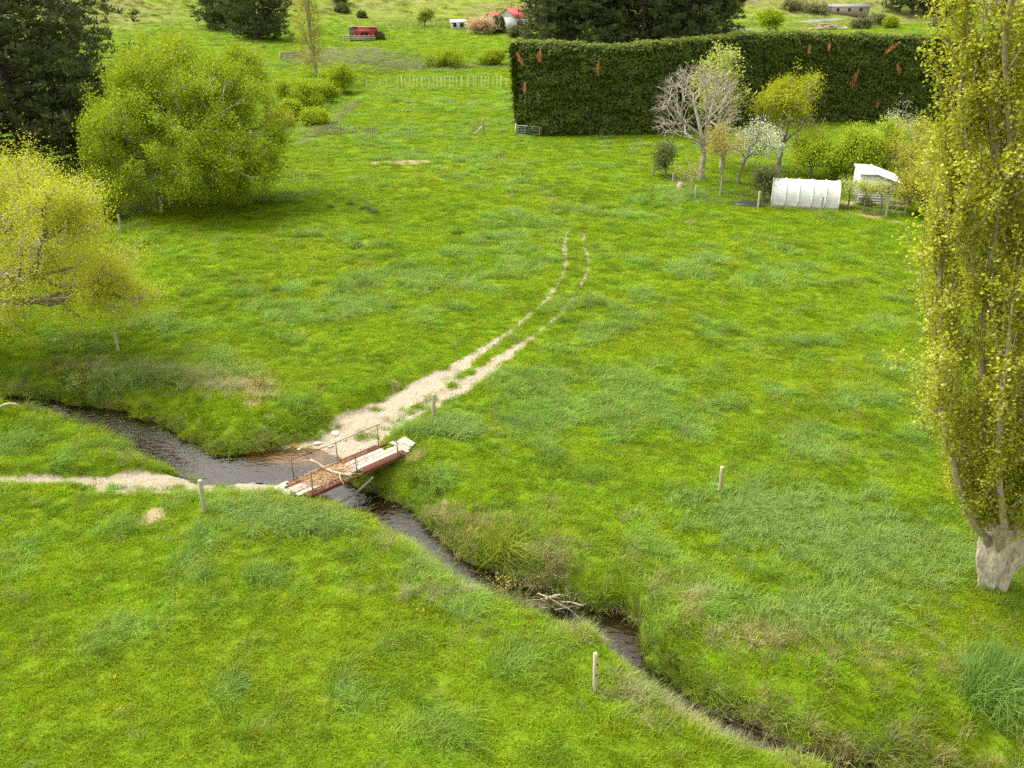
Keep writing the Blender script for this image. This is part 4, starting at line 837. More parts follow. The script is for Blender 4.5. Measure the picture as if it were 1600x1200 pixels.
# far bushes
for i, (px, py, bx_, lab, lm) in enumerate(((757,53,(729,24,781,54),'large rounded rhododendron covered in peach flowers','peach'),(778,50,(771,35,784,52),'small peach flowered shrub beside the big rhododendron','peach'),(663,42,(647,5,682,40),'airy pale green tree on the slope right of the red shed','leaf_pale'),
        (1203,52,(1180,8,1226,52),'pale green willow behind the hedge beside the road','leaf_willow'),(797,60,(796,40,822,62),'dark clipped shrub in front of the white house','leaf_dark'),(592,62,(588,54,596,63),'small dark bush at the end of the red shed','leaf_dark'),
        (534,18,(525,6,543,22),'dark bush high on the green hillside','leaf_dark'),(565,28,(560,20,570,29),'small dark bush alone on the hillside','leaf_dark'),(524,5,(520,-14,540,8),'dark bush above another on the hillside','leaf_dark'),
        (1350,44,(1330,30,1362,46),'brown scrub bush on the far rise','scrub'),(1372,40,(1352,20,1392,44),'dark scrub bush below the power pole','scrub'),(1393,44,(1384,26,1402,45),'bright green bush among the far scrub','leaf_willow'),(1465,42,(1455,30,1474,43),'brown bare bush near the pines on the rise','scrub'),
        (790,45,(779,10,830,42),'dull green tree behind the white house','scrub'),(1235,14,(1215,2,1262,16),'brown scrub patch on the bare hillside','scrub'),(1275,20,(1250,8,1300,24),'wide brown scrub patch beside the pale clay slip','scrub'))):
    gtree('bush' if 'tree' not in lab else 'tree', lab, 'bush' if 'tree' not in lab else 'tree', px, py, bx_, M[lm], M['bark'], nl=30, per_l=7, seed=160+i, trunk_f=.1, per=20, lsize=.5, lspread=.5, rt=.02, lr=.4, shell=(.3, .95))
for px, py, t_, lab in ((775,52,26,'narrow dark cypress column beside the rhododendron'),(784,52,27,'narrow dark cypress column beside the white house')):
    b = G(px, py); rng = np.random.default_rng(px); z1 = AT(px, t_, b[1])[2]; zz = rng.uniform(b[2]+.3, z1, 260); rr = .75*(1-((zz-b[2])/(z1-b[2]))**3)
    a = rng.uniform(0, 6.28, 260); tree('cypress_tree', lab, 'tree', b, np.column_stack([b[0]+rr*np.cos(a), b[1]+rr*np.sin(a), zz]), rng, M['leaf_dark'], M['bark'], .5, per=10, lsize=.4, lspread=.25, rt=.008)

# ------------------------------------------------------------------ footbridge
def bridge():
    rng = np.random.default_rng(201); zd = .16
    A, B, C, D = U(491, 776, zd), U(626, 718, zd), U(458, 751, zd), U(588, 694, zd)
    o = (A+C)/2; e = (B+D)/2; dv = e-o; L0 = np.linalg.norm(dv); ang = math.atan2(dv[1], dv[0]); hw = .60
    root = empty('footbridge', o, 'small plank footbridge with rusty grating edges and pipe handrails over stream', 'bridge', rz=ang)
    x0, x1 = -.42, L0+.42
    # lengthwise deck boards, in two lengths each
    for j, yb in enumerate((-.25, 0.0, .25)):
        cuts = [x0, x0+(x1-x0)*(.42, .55, .47)[j], x1]
        for k in range(2):
            if j == 1 and k == 0: w, yy_ = .17, yb+.03
            else: w, yy_ = .235, yb
            a, b = cuts[k]+.006, cuts[k+1]-.006
            if j == 2 and k == 1: b -= .5
            MB().box(((a+b)/2, yy_+rng.normal(0, .006), .028+rng.normal(0, .004)), (b-a, w, .045), rotz(rng.normal(0, .004))).build('plank', M['wood_white'], root, bevel=.006)
    # cross boards of the landing at the far end
    for k in range(4):
        MB().box((x1+.02+k*.185+.09, rng.normal(0, .03)+(.05 if k > 1 else 0), .03+rng.normal(0, .006)), (.172, 1.05-.12*k+rng.normal(0, .05), .045), rotz(rng.normal(0, .03))).build('landing_board', M['wood_white'], root, bevel=.006)
    # rusty gratings on both edges
    for s in (-1, 1):
        spans = ((x0+.25, x0+1.75), (x1-2.05, x1-.15)) if s < 0 else ((x0+.1, x0+1.6), (x1-2.3, x1-.55))
        for a, b in spans:
            g = MB(); n = int((b-a)/.085)
            for i in range(n+1): g.box((a+(b-a)*i/n, s*.53, .05), (.045, .29, .03))
            for yo in (-.145, .145): g.box(((a+b)/2, s*.53+yo, .04), (b-a+.04, .018, .07))
            g.box(((a+b)/2, s*.515, .012), (b-a, .2, .012))
            tag(g.build('grating', M['rust'], root), 'rust red slotted steel edge grating')
    for s in (-1, 1):
        MB().box(((x0+x1)/2, s*.62, -.06), (x1-x0, .05, .09)).build('girder', M['rust'], root, bevel=.006)
    MB().box(((x0+x1)/2, 0, -.1), (x1-x0, .12, .14)).build('girder', M['wood_grey'], root, bevel=.006)
    for s, yy_ in ((-1, -.66), (1, .66)):
        rl = MB(); zz = .92
        xs = (0.0, L0*.5, L0); nr = 8; t = np.linspace(-.12, L0+.12, nr)
        rl.tube(np.column_stack([t, np.full(nr, yy_), zz+.015*np.sin(t*2+s)]), .015, 6); rail = rl.build('handrail', M['rust'], root, True)
        for xx in xs:
            p = MB(); p.tube([(xx, yy_, -.1), (xx+rng.normal(0, .012), yy_, zz)], .017, 6); p.tube([(xx, yy_, .45), (xx+.05, yy_-s*.0+s*.26, -.02)] if False else [(xx, yy_, .38), (xx+.18, yy_, .0)], .013, 5)
            p.build('rail_post', M['rust'], rail)
    # flood straw caught on the deck: many thin straws matted together
    st = MB()
    for i in range(1500):
        f = rng.random(); xx = rng.normal(1.15, .5) if f < .8 else rng.uniform(x0, x1-1); yy_ = rng.normal(.12 if f < .8 else .42, .26); yy_ = np.clip(yy_, -.62, .62); xx = np.clip(xx, x0+.05, x1-.6)
        hgt = .055+.10*math.exp(-((xx-1.0)/.6)**2)*rng.random()
        th = rng.normal(.4, .9); ln = rng.uniform(.08, .3); d = np.array([math.cos(th), math.sin(th), rng.normal(0, .15)])*ln/2; c = np.array([xx, yy_, hgt]); w = np.array([-d[1], d[0], 0]); w = w/np.linalg.norm(w)*.009
        st.add([c-d-w, c-d+w, c+d+w, c+d-w], [[0, 1, 2, 3]])
    mt = MB(); gx, gy = np.meshgrid(np.linspace(0, 1, 22), np.linspace(0, 1, 9)); xx = x0+.85+gx*1.55; yy_ = -.28+gy*.86
    zz = .052+.06*np.sin(gx*math.pi)*np.sin(gy*math.pi)*vn(xx*1., yy_, .18, 3)*1.6-.03*(vn(xx, yy_, .3, 9) < .42)-.05*((gx < .02)|(gx > .98)|(gy < .03)|(gy > .97))
    i0 = (np.arange(8)[:, None]*22+np.arange(21)[None]).ravel(); mt.add(np.stack([xx, yy_, zz], -1).reshape(-1, 3), np.stack([i0, i0+1, i0+23, i0+22], -1))
    W = np.eye(4); Rz = rotz(ang)
    db = empty('flood_debris', o+Rz@np.array([.8, .1, .05]), 'matted brown flood straw lying across the footbridge planks', 'debris', rz=ang); off = np.array([.8, .1, .05])
    for m_, nme in ((st, 'loose_straw'), (mt, 'straw_mat')):
        m_.V = [v-off for v in m_.V]; q = m_.build(nme, M['straw'], db); 
        q['kind'] = 'stuff'
    # bleached branch jammed across the deck and rails
    br = MB(); c0 = crom([(.95, .95, .42), (1.05, .6, .36), (1.2, .2, .2), (1.42, -.25, .14), (1.7, -.62, .10)], 5); br.tube(c0, np.linspace(.045, .06, len(c0)), 6)
    for a, b, c, r in (((1.2,.2,.2),(1.5,0,.2),(2.0,-.3,.15),.03),((1.42,-.25,.14),(1.25,-.55,.12),(1.2,-.85,.05),.03),((1.05,.6,.36),(.85,.75,.5),(.55,.9,.55),.022),((1.5,-.4,.13),(1.8,-.55,.12),(2.1,-.75,.05),.025)):
        q = crom([a, b, c], 4); br.tube(q, np.linspace(r, r*.4, len(q)), 5)
    off2 = np.array([1.2, .2, .12]); br.V = [v-off2 for v in br.V]
    tag(br.build('driftwood_branch', M['drift'], None, True), 'pale forked branch lying across the footbridge deck', 'branch'); q = bpy.data.objects['driftwood_branch']; q.location = o+Rz@off2; q.rotation_euler.z = ang
    # leaning pole under the bridge
    p0, p1 = U(583, 745, -.1), U(527, 788, -.95); t = np.linspace(0, 1, 8)[:, None]; pp = p0*(1-t)+p1*t+np.column_stack([0*t, 0*t, -.12*np.sin(t*3.14)]); mb = MB(); mb.tube(pp-p1, .05, 7)
    q = tag(mb.build('fallen_pole', M['wood_grey'], None, True), 'grey pole slanting from the bridge edge into the water', 'pole'); q.location = p1
    # concrete footing at the near end
    f = U(447, 763, .05); mb = MB(); mb.box((0, 0, -.28), (.62, .8, .62), rotz(ang+.1), jit=.02); q = tag(mb.build('concrete_block', M['concrete'], None, bevel=.03), 'pale concrete block at the near end of the footbridge', 'block'); q.location = f
    return o, ang
bridge()

# ------------------------------------------------------------------ fences
def post_mesh(h, r, square, seed, mat):
    rng = np.random.default_rng(seed); mb = MB(); t = np.array([-.35, 0, h*.5, h-.02, h]); lean = rng.normal(0, .02, 2)
    Pp = np.column_stack([lean[0]*t, lean[1]*t, t]); mb.tube(Pp, r*np.array([1.05, 1.05, 1.0, .97, .8]), 4 if square else 10)
    return mb.mesh('post', mat, not square)
def fence(name, label, posts, wires=(.35, .65, .95), wire_r=.0025, extra=(), cat='fence', order=None):
    """posts: (px, py, height, radius, material, square)"""
    root = None; tops = []
    for i, (px, py, h, r, m, sq) in enumerate(posts):
        b = G(px, py)
        if root is None: root = empty(name, b, label, cat); o0 = np.array(b)
        q = link('post', post_mesh(h, r, sq, i*7+int(px), M[m]), root); q.location = b-o0; q.rotation_euler.z = i*1.1
        tops.append((b, h))
    line = [(b, h) for b, h in tops]
    for b, h in extra: line.append((np.array(b), h))
    line = [line[i] for i in (order or range(len(line)))]
    for f in wires:
        mb = MB(); P_ = []
        for k in range(len(line)-1):
            (a, ha), (b, hb) = line[k], line[k+1]; t = np.linspace(0, 1, 6)[:, None]
            q = (a+np.array([.0, -.07, ha*f]))*(1-t)+(b+np.array([0, -.07, hb*f]))*t; q[:, 2] -= .03*np.sin(t[:, 0]*3.14); P_.append(q[:-1] if k < len(line)-2 else q)
        Pp = np.vstack(P_)-o0; mb.tube(Pp, wire_r, 4, cap=False); mb.build('wire', M['wire'], root)
    return root
fa = fence('stream_fence', 'two wire fence with stout round post beside the sandy track and marked batten', [(320,800,1.32,.085,'post',0),(930,1079,1.28,.07,'post_pale',1)], (.55, .85), extra=[(U(-420,700,0), 1.2), (U(1500,1330,0), 1.2)], order=[2, 0, 1, 3])
# knots on the pale batten
for zz in (.62, .98):
    b = G(930, 1079); mb = MB(); mb.add(np.array([[math.cos(a)*.03, -.004, math.sin(a)*.034] for a in np.arange(8)*.785]+[[0, -.014, 0]]), None, [[j, (j+1) % 8, 8] for j in range(8)]); k = mb.build('insulator', M['dark'], fa); k.location = b-np.array(fa.location)+np.array([0, -.075, zz])
fence('paddock_fence', 'sparse wire fence with round posts along the far side of the stream', [(678,656,1.22,.085,'post',0),(1125,770,1.12,.08,'post',0)], (.6, .9), extra=[(U(1545,900,0), 1.1)])
fence('willow_fence', 'old grey post fence running beneath the willows', [(186,551,1.1,.07,'post',0),(190,362,1.3,.09,'wood_grey',0),(253,333,1.3,.11,'post',0),(308,297,1.2,.05,'wood_grey',0),(412,311,1.2,.05,'wood_grey',0)], (.3, .5, .7, .9), order=[0, 1, 2, 3])
fence('wire_fence', 'thin dark post and wire fence across the middle of the paddock', [(424,222,1.1,.07,'wood_grey',0),(532,214,1.7,.1,'wood_grey',0),(583,220,1.55,.07,'wood_grey',0),(640,221,1.6,.07,'wood_grey',0),(694,218,1.55,.07,'wood_grey',0),(755,210,1.8,.12,'wood_grey',0)], (.4, .7, .95))
b0, b1 = G(740, 212), G(754, 209); mb = MB(); mb.tube([(b0-b1)+np.array([0, 0, .1]), (0, 0, .95)], .07, 7); q = tag(mb.build('brace_post', M['post_pale'], None, True), 'slanting pale brace propped against a strainer post', 'post'); q.location = b1
rr = np.random.default_rng(9)
fence('stake_fence', 'row of pale yellow stakes forming a fence across the far paddock', [(px+rr.normal(0, 1.2), 138-(px-548)*.012+rr.normal(0, .5), rr.uniform(1.5, 1.9), .055 if i % 5 else .09, 'post_yellow', 0) for i, px in enumerate(np.concatenate([[548,573,594,605], np.arange(622, 792, 6.2)]))], (.5, .9), .01)
fence('garden_fence', 'post and wire fence along the garden edge by the tunnel house', [(1020,275,1.2,.09,'wood_grey',0),(1051,291,1.2,.08,'wood_grey',0),(1086,312,1.2,.08,'post',0),(1184,325,1.4,.08,'post_pale',0),(1282,332,1.3,.08,'wood_grey',0),(1384,340,1.3,.1,'wood_grey',0)], (.3, .55, .8, .97), .005)
fence('hill_fence', 'far line of thin posts along the foot of the green hill', [(px, 44-.03*(px-600)+rr.normal(0, .6), 1.5, .12, 'wood_grey', 0) for px in np.arange(592, 730, 9)], (.5, .9), .012)
fence('slope_fence', 'few thin dark posts on the grassy slope below the hillside pines', [(px, py, 1.5, .12, 'wood_grey', 0) for px, py in ((255,41),(282,41),(310,43),(333,42),(412,96),(427,96),(370,92))][:4], (.9,), .012)
# ------------------------------------------------------------------ gates
def gate(name, label, px0, py0, px1, py1, h, nbar, mat, r):
    a, b = G(px0, py0), G(px1, py1); d = b-a; L0 = np.linalg.norm(d[:2]); root = empty(name, a, label, 'gate', rz=math.atan2(d[1], d[0])); dz = d[2]/L0
    mb = MB(); 
    for x in (0, L0): mb.tube([(x, 0, .1+dz*x), (x, 0, h+dz*x)], r*1.2, 6)
    for z in (.12, h): mb.tube([(0, 0, z), (L0, 0, z+dz*L0)], r*1.2, 6)
    mb.build('gate_frame', M[mat], root)
    for i in range(nbar):
        z = .12+(h-.12)*(i+1)/(nbar+1); MB().tube([(0, 0, z), (L0, 0, z+dz*L0)], r*.7, 5).build('bar', M[mat], root)
    for i in (1, 2): MB().tube([(L0*i/3, 0, .12+dz*L0*i/3), (L0*i/3, 0, h+dz*L0*i/3)], r*.7, 5).build('stay', M[mat], root)
    q = MB(); q.tube([(-.25, 0, -.3), (-.25, 0, h+.2)], .1, 8); q.build('gate_post', M['post_pale'], root, True)
    return root
gate('metal_gate', 'silver pipe gate at the foot of the tall hedge', 809, 211, 843, 214, 1.15, 3, 'steel', .035)
gate('farm_gate', 'weathered wooden farm gate left of the far poplar', 440, 94, 470, 92, 1.4, 3, 'wood_grey', .11)

# ------------------------------------------------------------------ tunnel house, shed and garden things
def tunnel_house():
    a, b = U(1204, 324, 0), U(1309, 330, 0); d = b-a; L0 = np.linalg.norm(d[:2]); ang = math.atan2(d[1], d[0]); root = empty('tunnel_house', a, 'white plastic tunnel house with ribs and low board base', 'tunnel house', rz=ang)
    w, hgt, bz = 3.2, 2.1, .22; ns = 14; th = np.linspace(0, math.pi, ns)
    prof = np.column_stack([w/2-w/2*np.sign(np.cos(th))*np.abs(np.cos(th))**.8, bz+(hgt-bz)*np.sin(th)])
    nb = 5; seg = np.linspace(0, L0, nb+1)
    for k in range(nb):                   # each sheet bay sags a little between the ribs
        nx_ = 7; xs = np.linspace(seg[k], seg[k+1], nx_); V = []
        for x in xs:
            sg = 1-.018*math.sin((x-seg[k])/(seg[k+1]-seg[k])*math.pi); V.append(np.column_stack([np.full(ns, x), w/2+(prof[:, 0]-w/2)*sg, bz+(prof[:, 1]-bz)*sg]))
        V = np.vstack(V); i0 = (np.arange(nx_-1)[:, None]*ns+np.arange(ns-1)[None]).ravel()
        link('cover_sheet', mesh_np('cover_sheet', V, np.stack([i0, i0+1, i0+ns+1, i0+ns], -1), mats=[M['plastic']], smooth=True), root)
    for x in seg:
        MB().tube(np.column_stack([np.full(ns, x), w/2+(prof[:, 0]-w/2)*1.012, bz+(prof[:, 1]-bz)*1.012]), .045, 6).build('rib', M['white'], root, True)
    for x in (0.02, L0-.02):
        V = np.vstack([np.column_stack([np.full(ns, x), prof]), [[x, w/2, bz]]]); link('end_wall', mesh_np('end_wall', V, None, [[i, i+1, ns] for i in range(ns-1)], mats=[M['plastic']]), root)
    for yy_ in (-.02, w+.02): MB().box((L0/2, yy_, .08), (L0+.1, .05, .34)).build('base_board', M['wood_grey'], root, bevel=.01)
    for x in np.linspace(.4, L0-.4, 5): MB().box((x, -.07, .1), (.07, .06, .42)).build('peg', M['wood_grey'], root)
    for yy_ in (w*.3, w*.7): MB().box((L0+.05, yy_, .95), (.07, .09, 1.9)).build('door_post', M['wood_grey'], root)
tunnel_house()
def garden_shed():
    a = U(1338, 318, 0); ang = R(-14); root = empty('garden_shed', a, 'white weatherboard garden shed with small windows and pale sheet roof', 'shed', rz=ang)
    w, dp, h0, h1 = 3.1, 4.2, 1.85, 2.45; ax = w*.42
    for k in range(9):                    # weatherboards of the gable wall
        z0 = k*.215; z1 = min(z0+.222, h0); MB().box((w/2, -.012+.006*(k % 2), (z0+z1)/2), (w, .05, z1-z0-.008)).build('weatherboard', M['white'], root)
    g = MB(); g.add([(0, 0, h0), (w, 0, h0), (ax, 0, h1), (0, 0, h1-.03), (0, .06, h0), (w, .06, h0), (ax, .06, h1), (0, .06, h1-.03)], [[0,1,2,3],[7,6,5,4],[1,5,6,2],[0,3,7,4],[2,6,7,3]]); g.build('gable', M['white'], root)
    MB().box((.03, dp/2, h1/2), (.06, dp, h1-.05)).build('side_wall', M['white'], root); MB().box((w-.03, dp/2, h0/2), (.06, dp, h0)).build('side_wall', M['white'], root); MB().box((w/2, dp, h0/2), (w, .06, h0)).build('back_wall', M['white'], root)
    sl = math.atan2(h1-h0, w-ax); Ls = math.hypot(h1-h0, w-ax)+.25
    rf = MB(); n = 15; ys = np.linspace(-.2, dp+.1, n*2+1); V = []
    for i, yv in enumerate(ys):
        b_ = .03*(i % 2); V += [(ax-.02, yv, h1+.05+b_), (ax+Ls*math.cos(sl), yv, h1+.05+b_-Ls*math.sin(sl))]
    rf.add(V, [[2*i, 2*i+1, 2*i+3, 2*i+2] for i in range(len(ys)-1)]); r_ = rf.build('roof', M['white_roof'], root)
    MB().box((ax/2-.05, dp/2-.05, h1+.04), (ax+.2, dp+.3, .05)).build('roof_sheet', M['white_roof'], root)
    q = MB(); q.tube([(ax, -.2, h1+.07), (ax, dp+.1, h1+.07)], .06, 6); q.build('ridge_cap', M['white_roof'], r_)
    for x0, x1, z0, z1 in ((.32,.72,.98,1.7),(.80,1.18,.98,1.7),(1.62,2.0,.98,1.62),(2.08,2.46,.98,1.62)):
        wd = MB().box(((x0+x1)/2, -.055, (z0+z1)/2), (x1-x0, .03, z1-z0)).build('window', M['glass'], root); f = MB()
        for c, s in ((((x0+x1)/2, -.07, z0), (x1-x0+.1, .05, .05)), (((x0+x1)/2, -.07, z1), (x1-x0+.1, .05, .05)), ((x0, -.071, (z0+z1)/2), (.05, .05, z1-z0)), ((x1, -.071, (z0+z1)/2), (.05, .05, z1-z0))): f.box(c, s)
        f.build('window_frame', M['white'], wd)
garden_shed()
c = U(1400, 318, 0); mb = MB(); mb.box((0, 0, .55), (1.6, 1.2, 1.1), rotz(.2), jit=.06); q = tag(mb.build('covered_bin', M['blackwrap'], None, bevel=.08), 'bulky bin wrapped in black plastic beside the shed', 'bin'); q.location = c
c = U(1184, 319, 0); V = []; k = 26
mb = MB(); rr = np.random.default_rng(4); t_ = np.linspace(0, 2*math.pi, k, endpoint=False)
for f, z in ((1, -.05), (.97, .10), (.55, .16), (.02, .18)): V.append(np.column_stack([2.1*f*np.cos(t_)*(1+.06*np.sin(3*t_)), 1.0*f*np.sin(t_)*(1+.08*np.cos(4*t_)), z+.03*np.sin(7*t_)*f]))
i = np.arange(3)[:, None]*k; j = np.arange(k)[None]; jn = (j+1) % k
mb.add(np.vstack(V), np.stack([i+j, i+jn, i+k+jn, i+k+j], -1).reshape(-1, 4)); q = tag(mb.build('black_sheet', M['blackwrap'], None, True), 'black plastic sheet spread beside the tunnel house end', 'sheet'); q.location = c
def rail_fence():
    a, b = U(1384, 334, 0), U(1413, 338, 0); d = b-a; L0 = np.linalg.norm(d); root = empty('rail_fence', a, 'short weathered wooden rail fence in front of the black bin', 'fence', rz=math.atan2(d[1], d[0]))
    for x in (0.1, L0/2, L0): MB().box((x, 0, .55), (.12, .12, 1.4)).build('post', M['wood_grey'], root)
    for z in (.3, .75, 1.1): MB().box((L0/2, -.08, z), (L0+.2, .04, .12)).build('rail', M['wood_grey'], root)
rail_fence()
c = G(1062, 296); mb = MB(); mb.tube([(0, 0, -.1), (.02, 0, .2), (.06, .02, .5), (.1, .03, .62)], [.45, .34, .28, .2], 11); mb.tube([(.1, 0, .3), (.5, .1, .35), (.75, .1, .2)], [.15, .1, .04], 7); q = tag(mb.build('tree_stump', M['drift'], None, True), 'pale old tree stump at the garden fence', 'stump'); q.location = c

# ------------------------------------------------------------------ far buildings
def red_shed():
    a, b = G(548, 63), G(588, 63); Y0 = (a[1]+b[1])/2; a = AT(547, 63, Y0); L0 = 40/PXM(a); z0 = Hs(a[0]+L0/2, Y0); root = empty('red_shed', (a[0], Y0, z0), 'red clad woolshed with pale roof and dark windows on the slope', 'shed')
    k = PXM(a); hh = 21/k; fd = 5.0
    MB().box((L0*.58, fd/2, hh*.53), (L0*.84, fd, hh*.72)).build('wall', M['red'], root)
    MB().box((L0*.08, fd/2, hh*.5), (L0*.16, fd*.98, hh*.66)).build('bay_shade', M['dark'], root)  # solid near-black box; its colour stands in for shade inside the open bay
    for x in (0, L0*.07, L0*.15): MB().box((x, -.08, hh*.5), (.28, .2, hh*.74)).build('bay_post', M['wood_grey'], root)
    q = MB(); q.add([(-.4, -.5, hh*.98), (L0+.3, -.5, hh*.92), (L0+.3, fd+.3, hh*.82), (-.4, fd+.3, hh*.88), (-.4, -.5, hh*.93), (L0+.3, -.5, hh*.87), (L0+.3, fd+.3, hh*.77), (-.4, fd+.3, hh*.83)], [[0,1,2,3],[7,6,5,4],[0,4,5,1],[1,5,6,2],[2,6,7,3],[3,7,4,0]]); q.build('roof', M['white_roof'], root)
    for x in (.52, .68): MB().box((L0*x, -.05, hh*.45), (L0*.13, .12, hh*.16)).build('window', M['dark'], root)
    MB().box((L0*.58, -.04, hh*.68), (L0*.84, .06, hh*.03)).build('trim_band', M['white'], root)
    MB().box((L0*.9, -.05, hh*.4), (L0*.08, .1, hh*.4)).build('door', M['red'], root)
    MB().box((L0*.55, -.15, hh*.1), (L0*.95, fd*.9, hh*.26)).build('foundation', M['wood_grey'], root)
    y = empty('stock_yard', (a[0]-2, Y0-2.6, z0), 'grey wooden stock yard rails in front of the red shed', 'yard')
    for i in range(8): MB().box((i*(L0+2)/7, 0, .5), (.22, .22, 1.9)).build('post', M['wood_grey'], y)
    for z in (.3, .75, 1.15): MB().box(((L0+2)/2, -.14, z), (L0+2.2, .07, .22)).build('rail', M['wood_grey'], y)
red_shed()
def house(name, label, px, py, w, d, h, rh, rz, wallm, roofm, win):
    b = G(px, py); root = empty(name, b, label, 'house' if 'house' in name else 'shed', rz=rz)
    MB().box((0, 0, h/2-.3), (w, d, h+.6)).build('wall', M[wallm], root)
    e = .35; g = MB(); g.add([(-w/2, -d/2, h), (-w/2, d/2, h), (-w/2, 0, h+rh-.15), (w/2, -d/2, h), (w/2, d/2, h), (w/2, 0, h+rh-.15)], None, [[1,0,2],[3,4,5]]); g.build('gable', M[wallm], root)
    r_ = MB()
    for sg in (-1, 1): r_.add([(-w/2-e, sg*(d/2+e), h-.15), (w/2+e, sg*(d/2+e), h-.15), (w/2+e, 0, h+rh), (-w/2-e, 0, h+rh), (-w/2-e, sg*(d/2+e), h-.27), (w/2+e, sg*(d/2+e), h-.27), (w/2+e, 0, h+rh-.12), (-w/2-e, 0, h+rh-.12)], [[0,1,2,3],[7,6,5,4],[0,4,5,1],[1,5,6,2],[3,2,6,7],[0,3,7,4]])
    r_.build('roof', M[roofm], root)
    for x in win: 
        q = MB().box((x, -d/2-.03, h*.55), (1.0, .08, 1.1)).build('window', M['glass'], root); MB().box((x, -d/2-.06, h*.55-.62), (1.2, .16, .1)).build('sill', M['white'], q)
    return root
house('white_house', 'white farmhouse with red roof half hidden by trees', 801, 50, 7, 6, 4.0, 2.2, R(62), 'white', 'red_roof', (-2.5, 0, 2.5))
house('farm_house', 'red roofed house mostly hidden behind the rhododendron', 771, 40, 4, 4, 2.2, 1.4, R(50), 'white', 'red_roof', (-2, 1.5))
house('small_shed', 'small pale shed beside the peach flowered rhododendron', 716, 45, 4, 3, 2.0, .5, R(5), 'white', 'white_roof', (-1, 1))
house('long_shed', 'long low dark shed below the clay slip on the hill', 1323, 22, 14, 5, 2.6, .7, R(-4), 'wood_grey', 'asphalt', (-4, 0, 4))
# log pile, power pole, roads beyond the hedge
def log_pile():
    b = G(1298, 46); rng = np.random.default_rng(77); root = empty('log_pile', b, 'heap of bleached logs and branches in the paddock beyond the hedge', 'log pile')
    for i in range(46):
        th = rng.normal(0, .5); L0 = rng.uniform(2, 6); x, y = rng.normal(0, 3.6), rng.normal(0, 1.2); z = .2+max(0, 1.9-abs(x)*.33)*rng.random(); d = np.array([math.cos(th), math.sin(th), rng.normal(0, .16)])*L0/2; c = np.array([x, y, z])
        MB().tube([c-d, c+rng.normal(0, .1, 3), c+d], [.2, .17, .1], 6).build('log', M['drift'], root, True)
log_pile()
b = G(1377, 30); root = empty('power_pole', b, 'slim grey power pole rising above the far scrub', 'pole'); MB().tube([(0, 0, -.4), (0, 0, 11)], [.2, .13], 8).build('pole_shaft', M['wood_grey'], root); MB().box((0, 0, 10.4), (2.4, .14, .14)).build('cross_arm', M['wood_grey'], root)
for i, (lst, w, lab) in enumerate((([(1120,44),(1150,45),(1180,47),(1200,50)], 3.2, 'grey road bend just visible behind the hedge'), ([(1255,35),(1290,31),(1330,27),(1370,26)], 2.6, 'pale gravel road crossing the far paddock'))):
    Pp = crom([G(*q) for q in lst], 10); D = np.gradient(Pp[:, :2], axis=0); D /= np.linalg.norm(D, axis=1)[:, None]; Nn = np.stack([-D[:, 1], D[:, 0]], 1); V = []
    for k in range(len(Pp)):
        for f in (-1, 0, 1): q = Pp[k, :2]+Nn[k]*w*f; V.append((q[0], q[1], Hs(*q)+.08))
    n = len(Pp); i0 = (np.arange(n-1)[:, None]*3+np.arange(2)[None]).ravel(); tag(link('road', mesh_np('road', V, np.stack([i0, i0+1, i0+4, i0+3], -1), mats=[M['asphalt']])), lab, 'road', kind='structure')
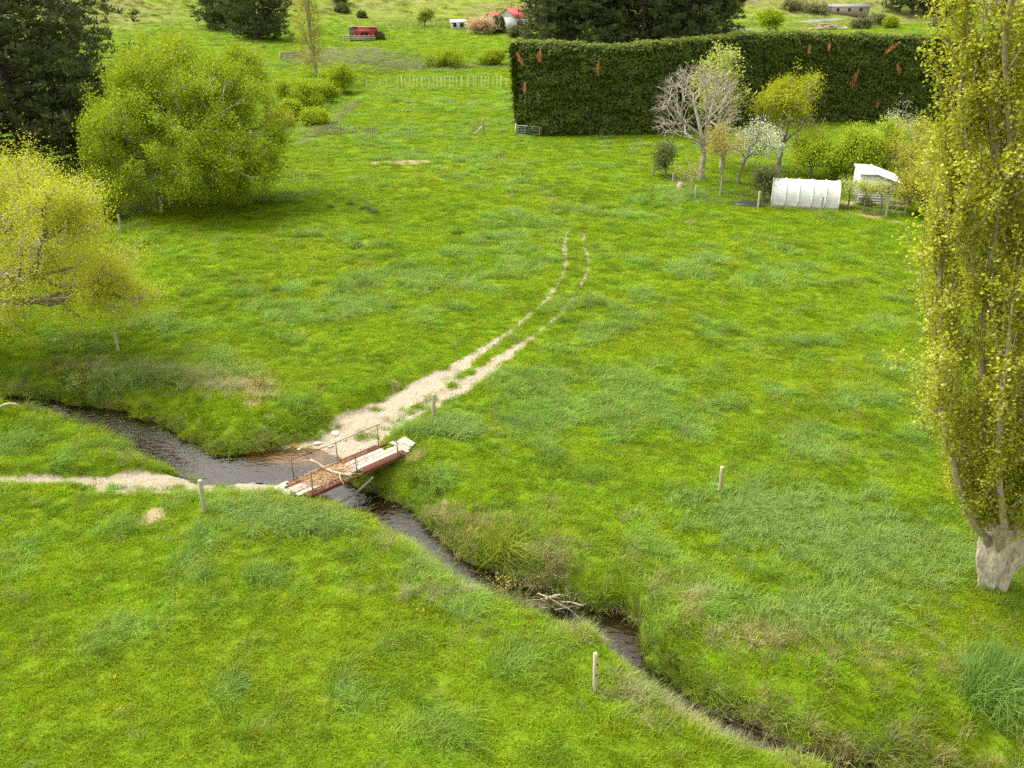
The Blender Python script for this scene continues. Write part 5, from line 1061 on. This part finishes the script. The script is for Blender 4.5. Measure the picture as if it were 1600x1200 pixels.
# ------------------------------------------------------------------ stones and snags
for i, (px, py, s, z, lab) in enumerate(((448,698,.24,-1,'flat pale stone at the edge of the orange shallows'),(467,701,.12,-1,'small white stone standing in the orange shallows'),(497,694,.26,-1,'rounded pale stone where the track enters the water'),(503,673,.2,-.85,'grey stone at the foot of the grassy bank by the ford'),(518,697,.2,-.97,'white stone on wet gravel behind the footbridge rail'),
        (525,678,.3,-.88,'broad flat pale stone on the sandy ramp'),(338,772,.10,-.8,'small white stone beside the round fence post'),(386,613,.12,-.3,'pale stone on top of the eroded bank'),(329,849,.17,0,'flat pale stone lying in the near pasture'),(300,888,.10,0,'small pale stone in the near pasture grass'),(345,792,.07,0,'tiny white pebble near the round fence post'),(697,652,.08,0,'tiny white stone beside the paddock fence post'),(708,654,.07,0,'second tiny white stone beside the paddock fence post'))):
    b = U(px, py, z); s *= .8; b[2] = Hs(b[0], b[1])+s*.10+(.05 if z == 0 else 0)
    o = tag(link('river_stone', rock_mesh('river_stone', 300+i, M['stone'], 2, .38)), lab, 'stone'); o.location = b; o.scale = (s, s, s); o.rotation_euler.z = i*1.7
    for p_ in o.data.polygons: p_.use_smooth = True
def snag():
    rng = np.random.default_rng(88); b = U(875, 950, -1.0); root = empty('debris_dam', b, 'tangle of dark branches and roots damming the narrow stream', 'branches')
    for i in range(16):
        c = rng.normal(0, 1, 3)*np.array([.42, .22, .10])+np.array([0, 0, .18]); d = np.array([1, rng.normal(-.2, .6), rng.normal(0, .35)]); d = d/np.linalg.norm(d)*rng.uniform(.25, .6)
        q = crom([c-d, c+rng.normal(0, .06, 3), c+d], 4); MB().tube(q, np.linspace(.035, .012, len(q))*rng.uniform(.6, 1.2), 5).build('branch', M['bark' if i % 3 else 'drift'], root, True)
    C = rng.normal(0, 1, (700, 3))*np.array([.38, .2, .12])+np.array([0, .1, .2]); leaves('leaf_litter', C, .09, M['leaf_dark'], root, rng, .5)['kind'] = 'stuff'
snag()
b = U(5, 655, -.2); a = G(-12, 645); mb = MB(); q = crom([(0,0,0),(.5,-.1,.35),(1.0,-.2,.55),(1.4,-.2,.5)], 4); mb.tube(q, np.linspace(.09, .03, len(q)), 6); o = tag(mb.build('dead_limb', M['drift'], None, True), 'pale dead limb sticking out over the upstream water', 'branch'); o.location = a
for i, (px, py, n_, lab, mt_, hh) in enumerate(((408,610,60,'rusty seeding dock plant on top of the stream bank','leaf_bronze',1.0),(123,615,34,'thin dark weed stalk on the shaded bank','leaf_olive',1.0),(790,925,26,'pale seed heads leaning over the stream below the bank','leaf_bronze',.5))):
    rng = np.random.default_rng(400+i); b = G(px, py); pts = b+np.column_stack([rng.normal(0, .28, n_), rng.normal(0, .2, n_), rng.uniform(.3, hh, n_)])
    tree('weed_plant', lab, 'plant', b, pts, rng, M[mt_], M['bark'], .2, per=9, lsize=.07, lspread=.07, rt=.006, aspect=.6)
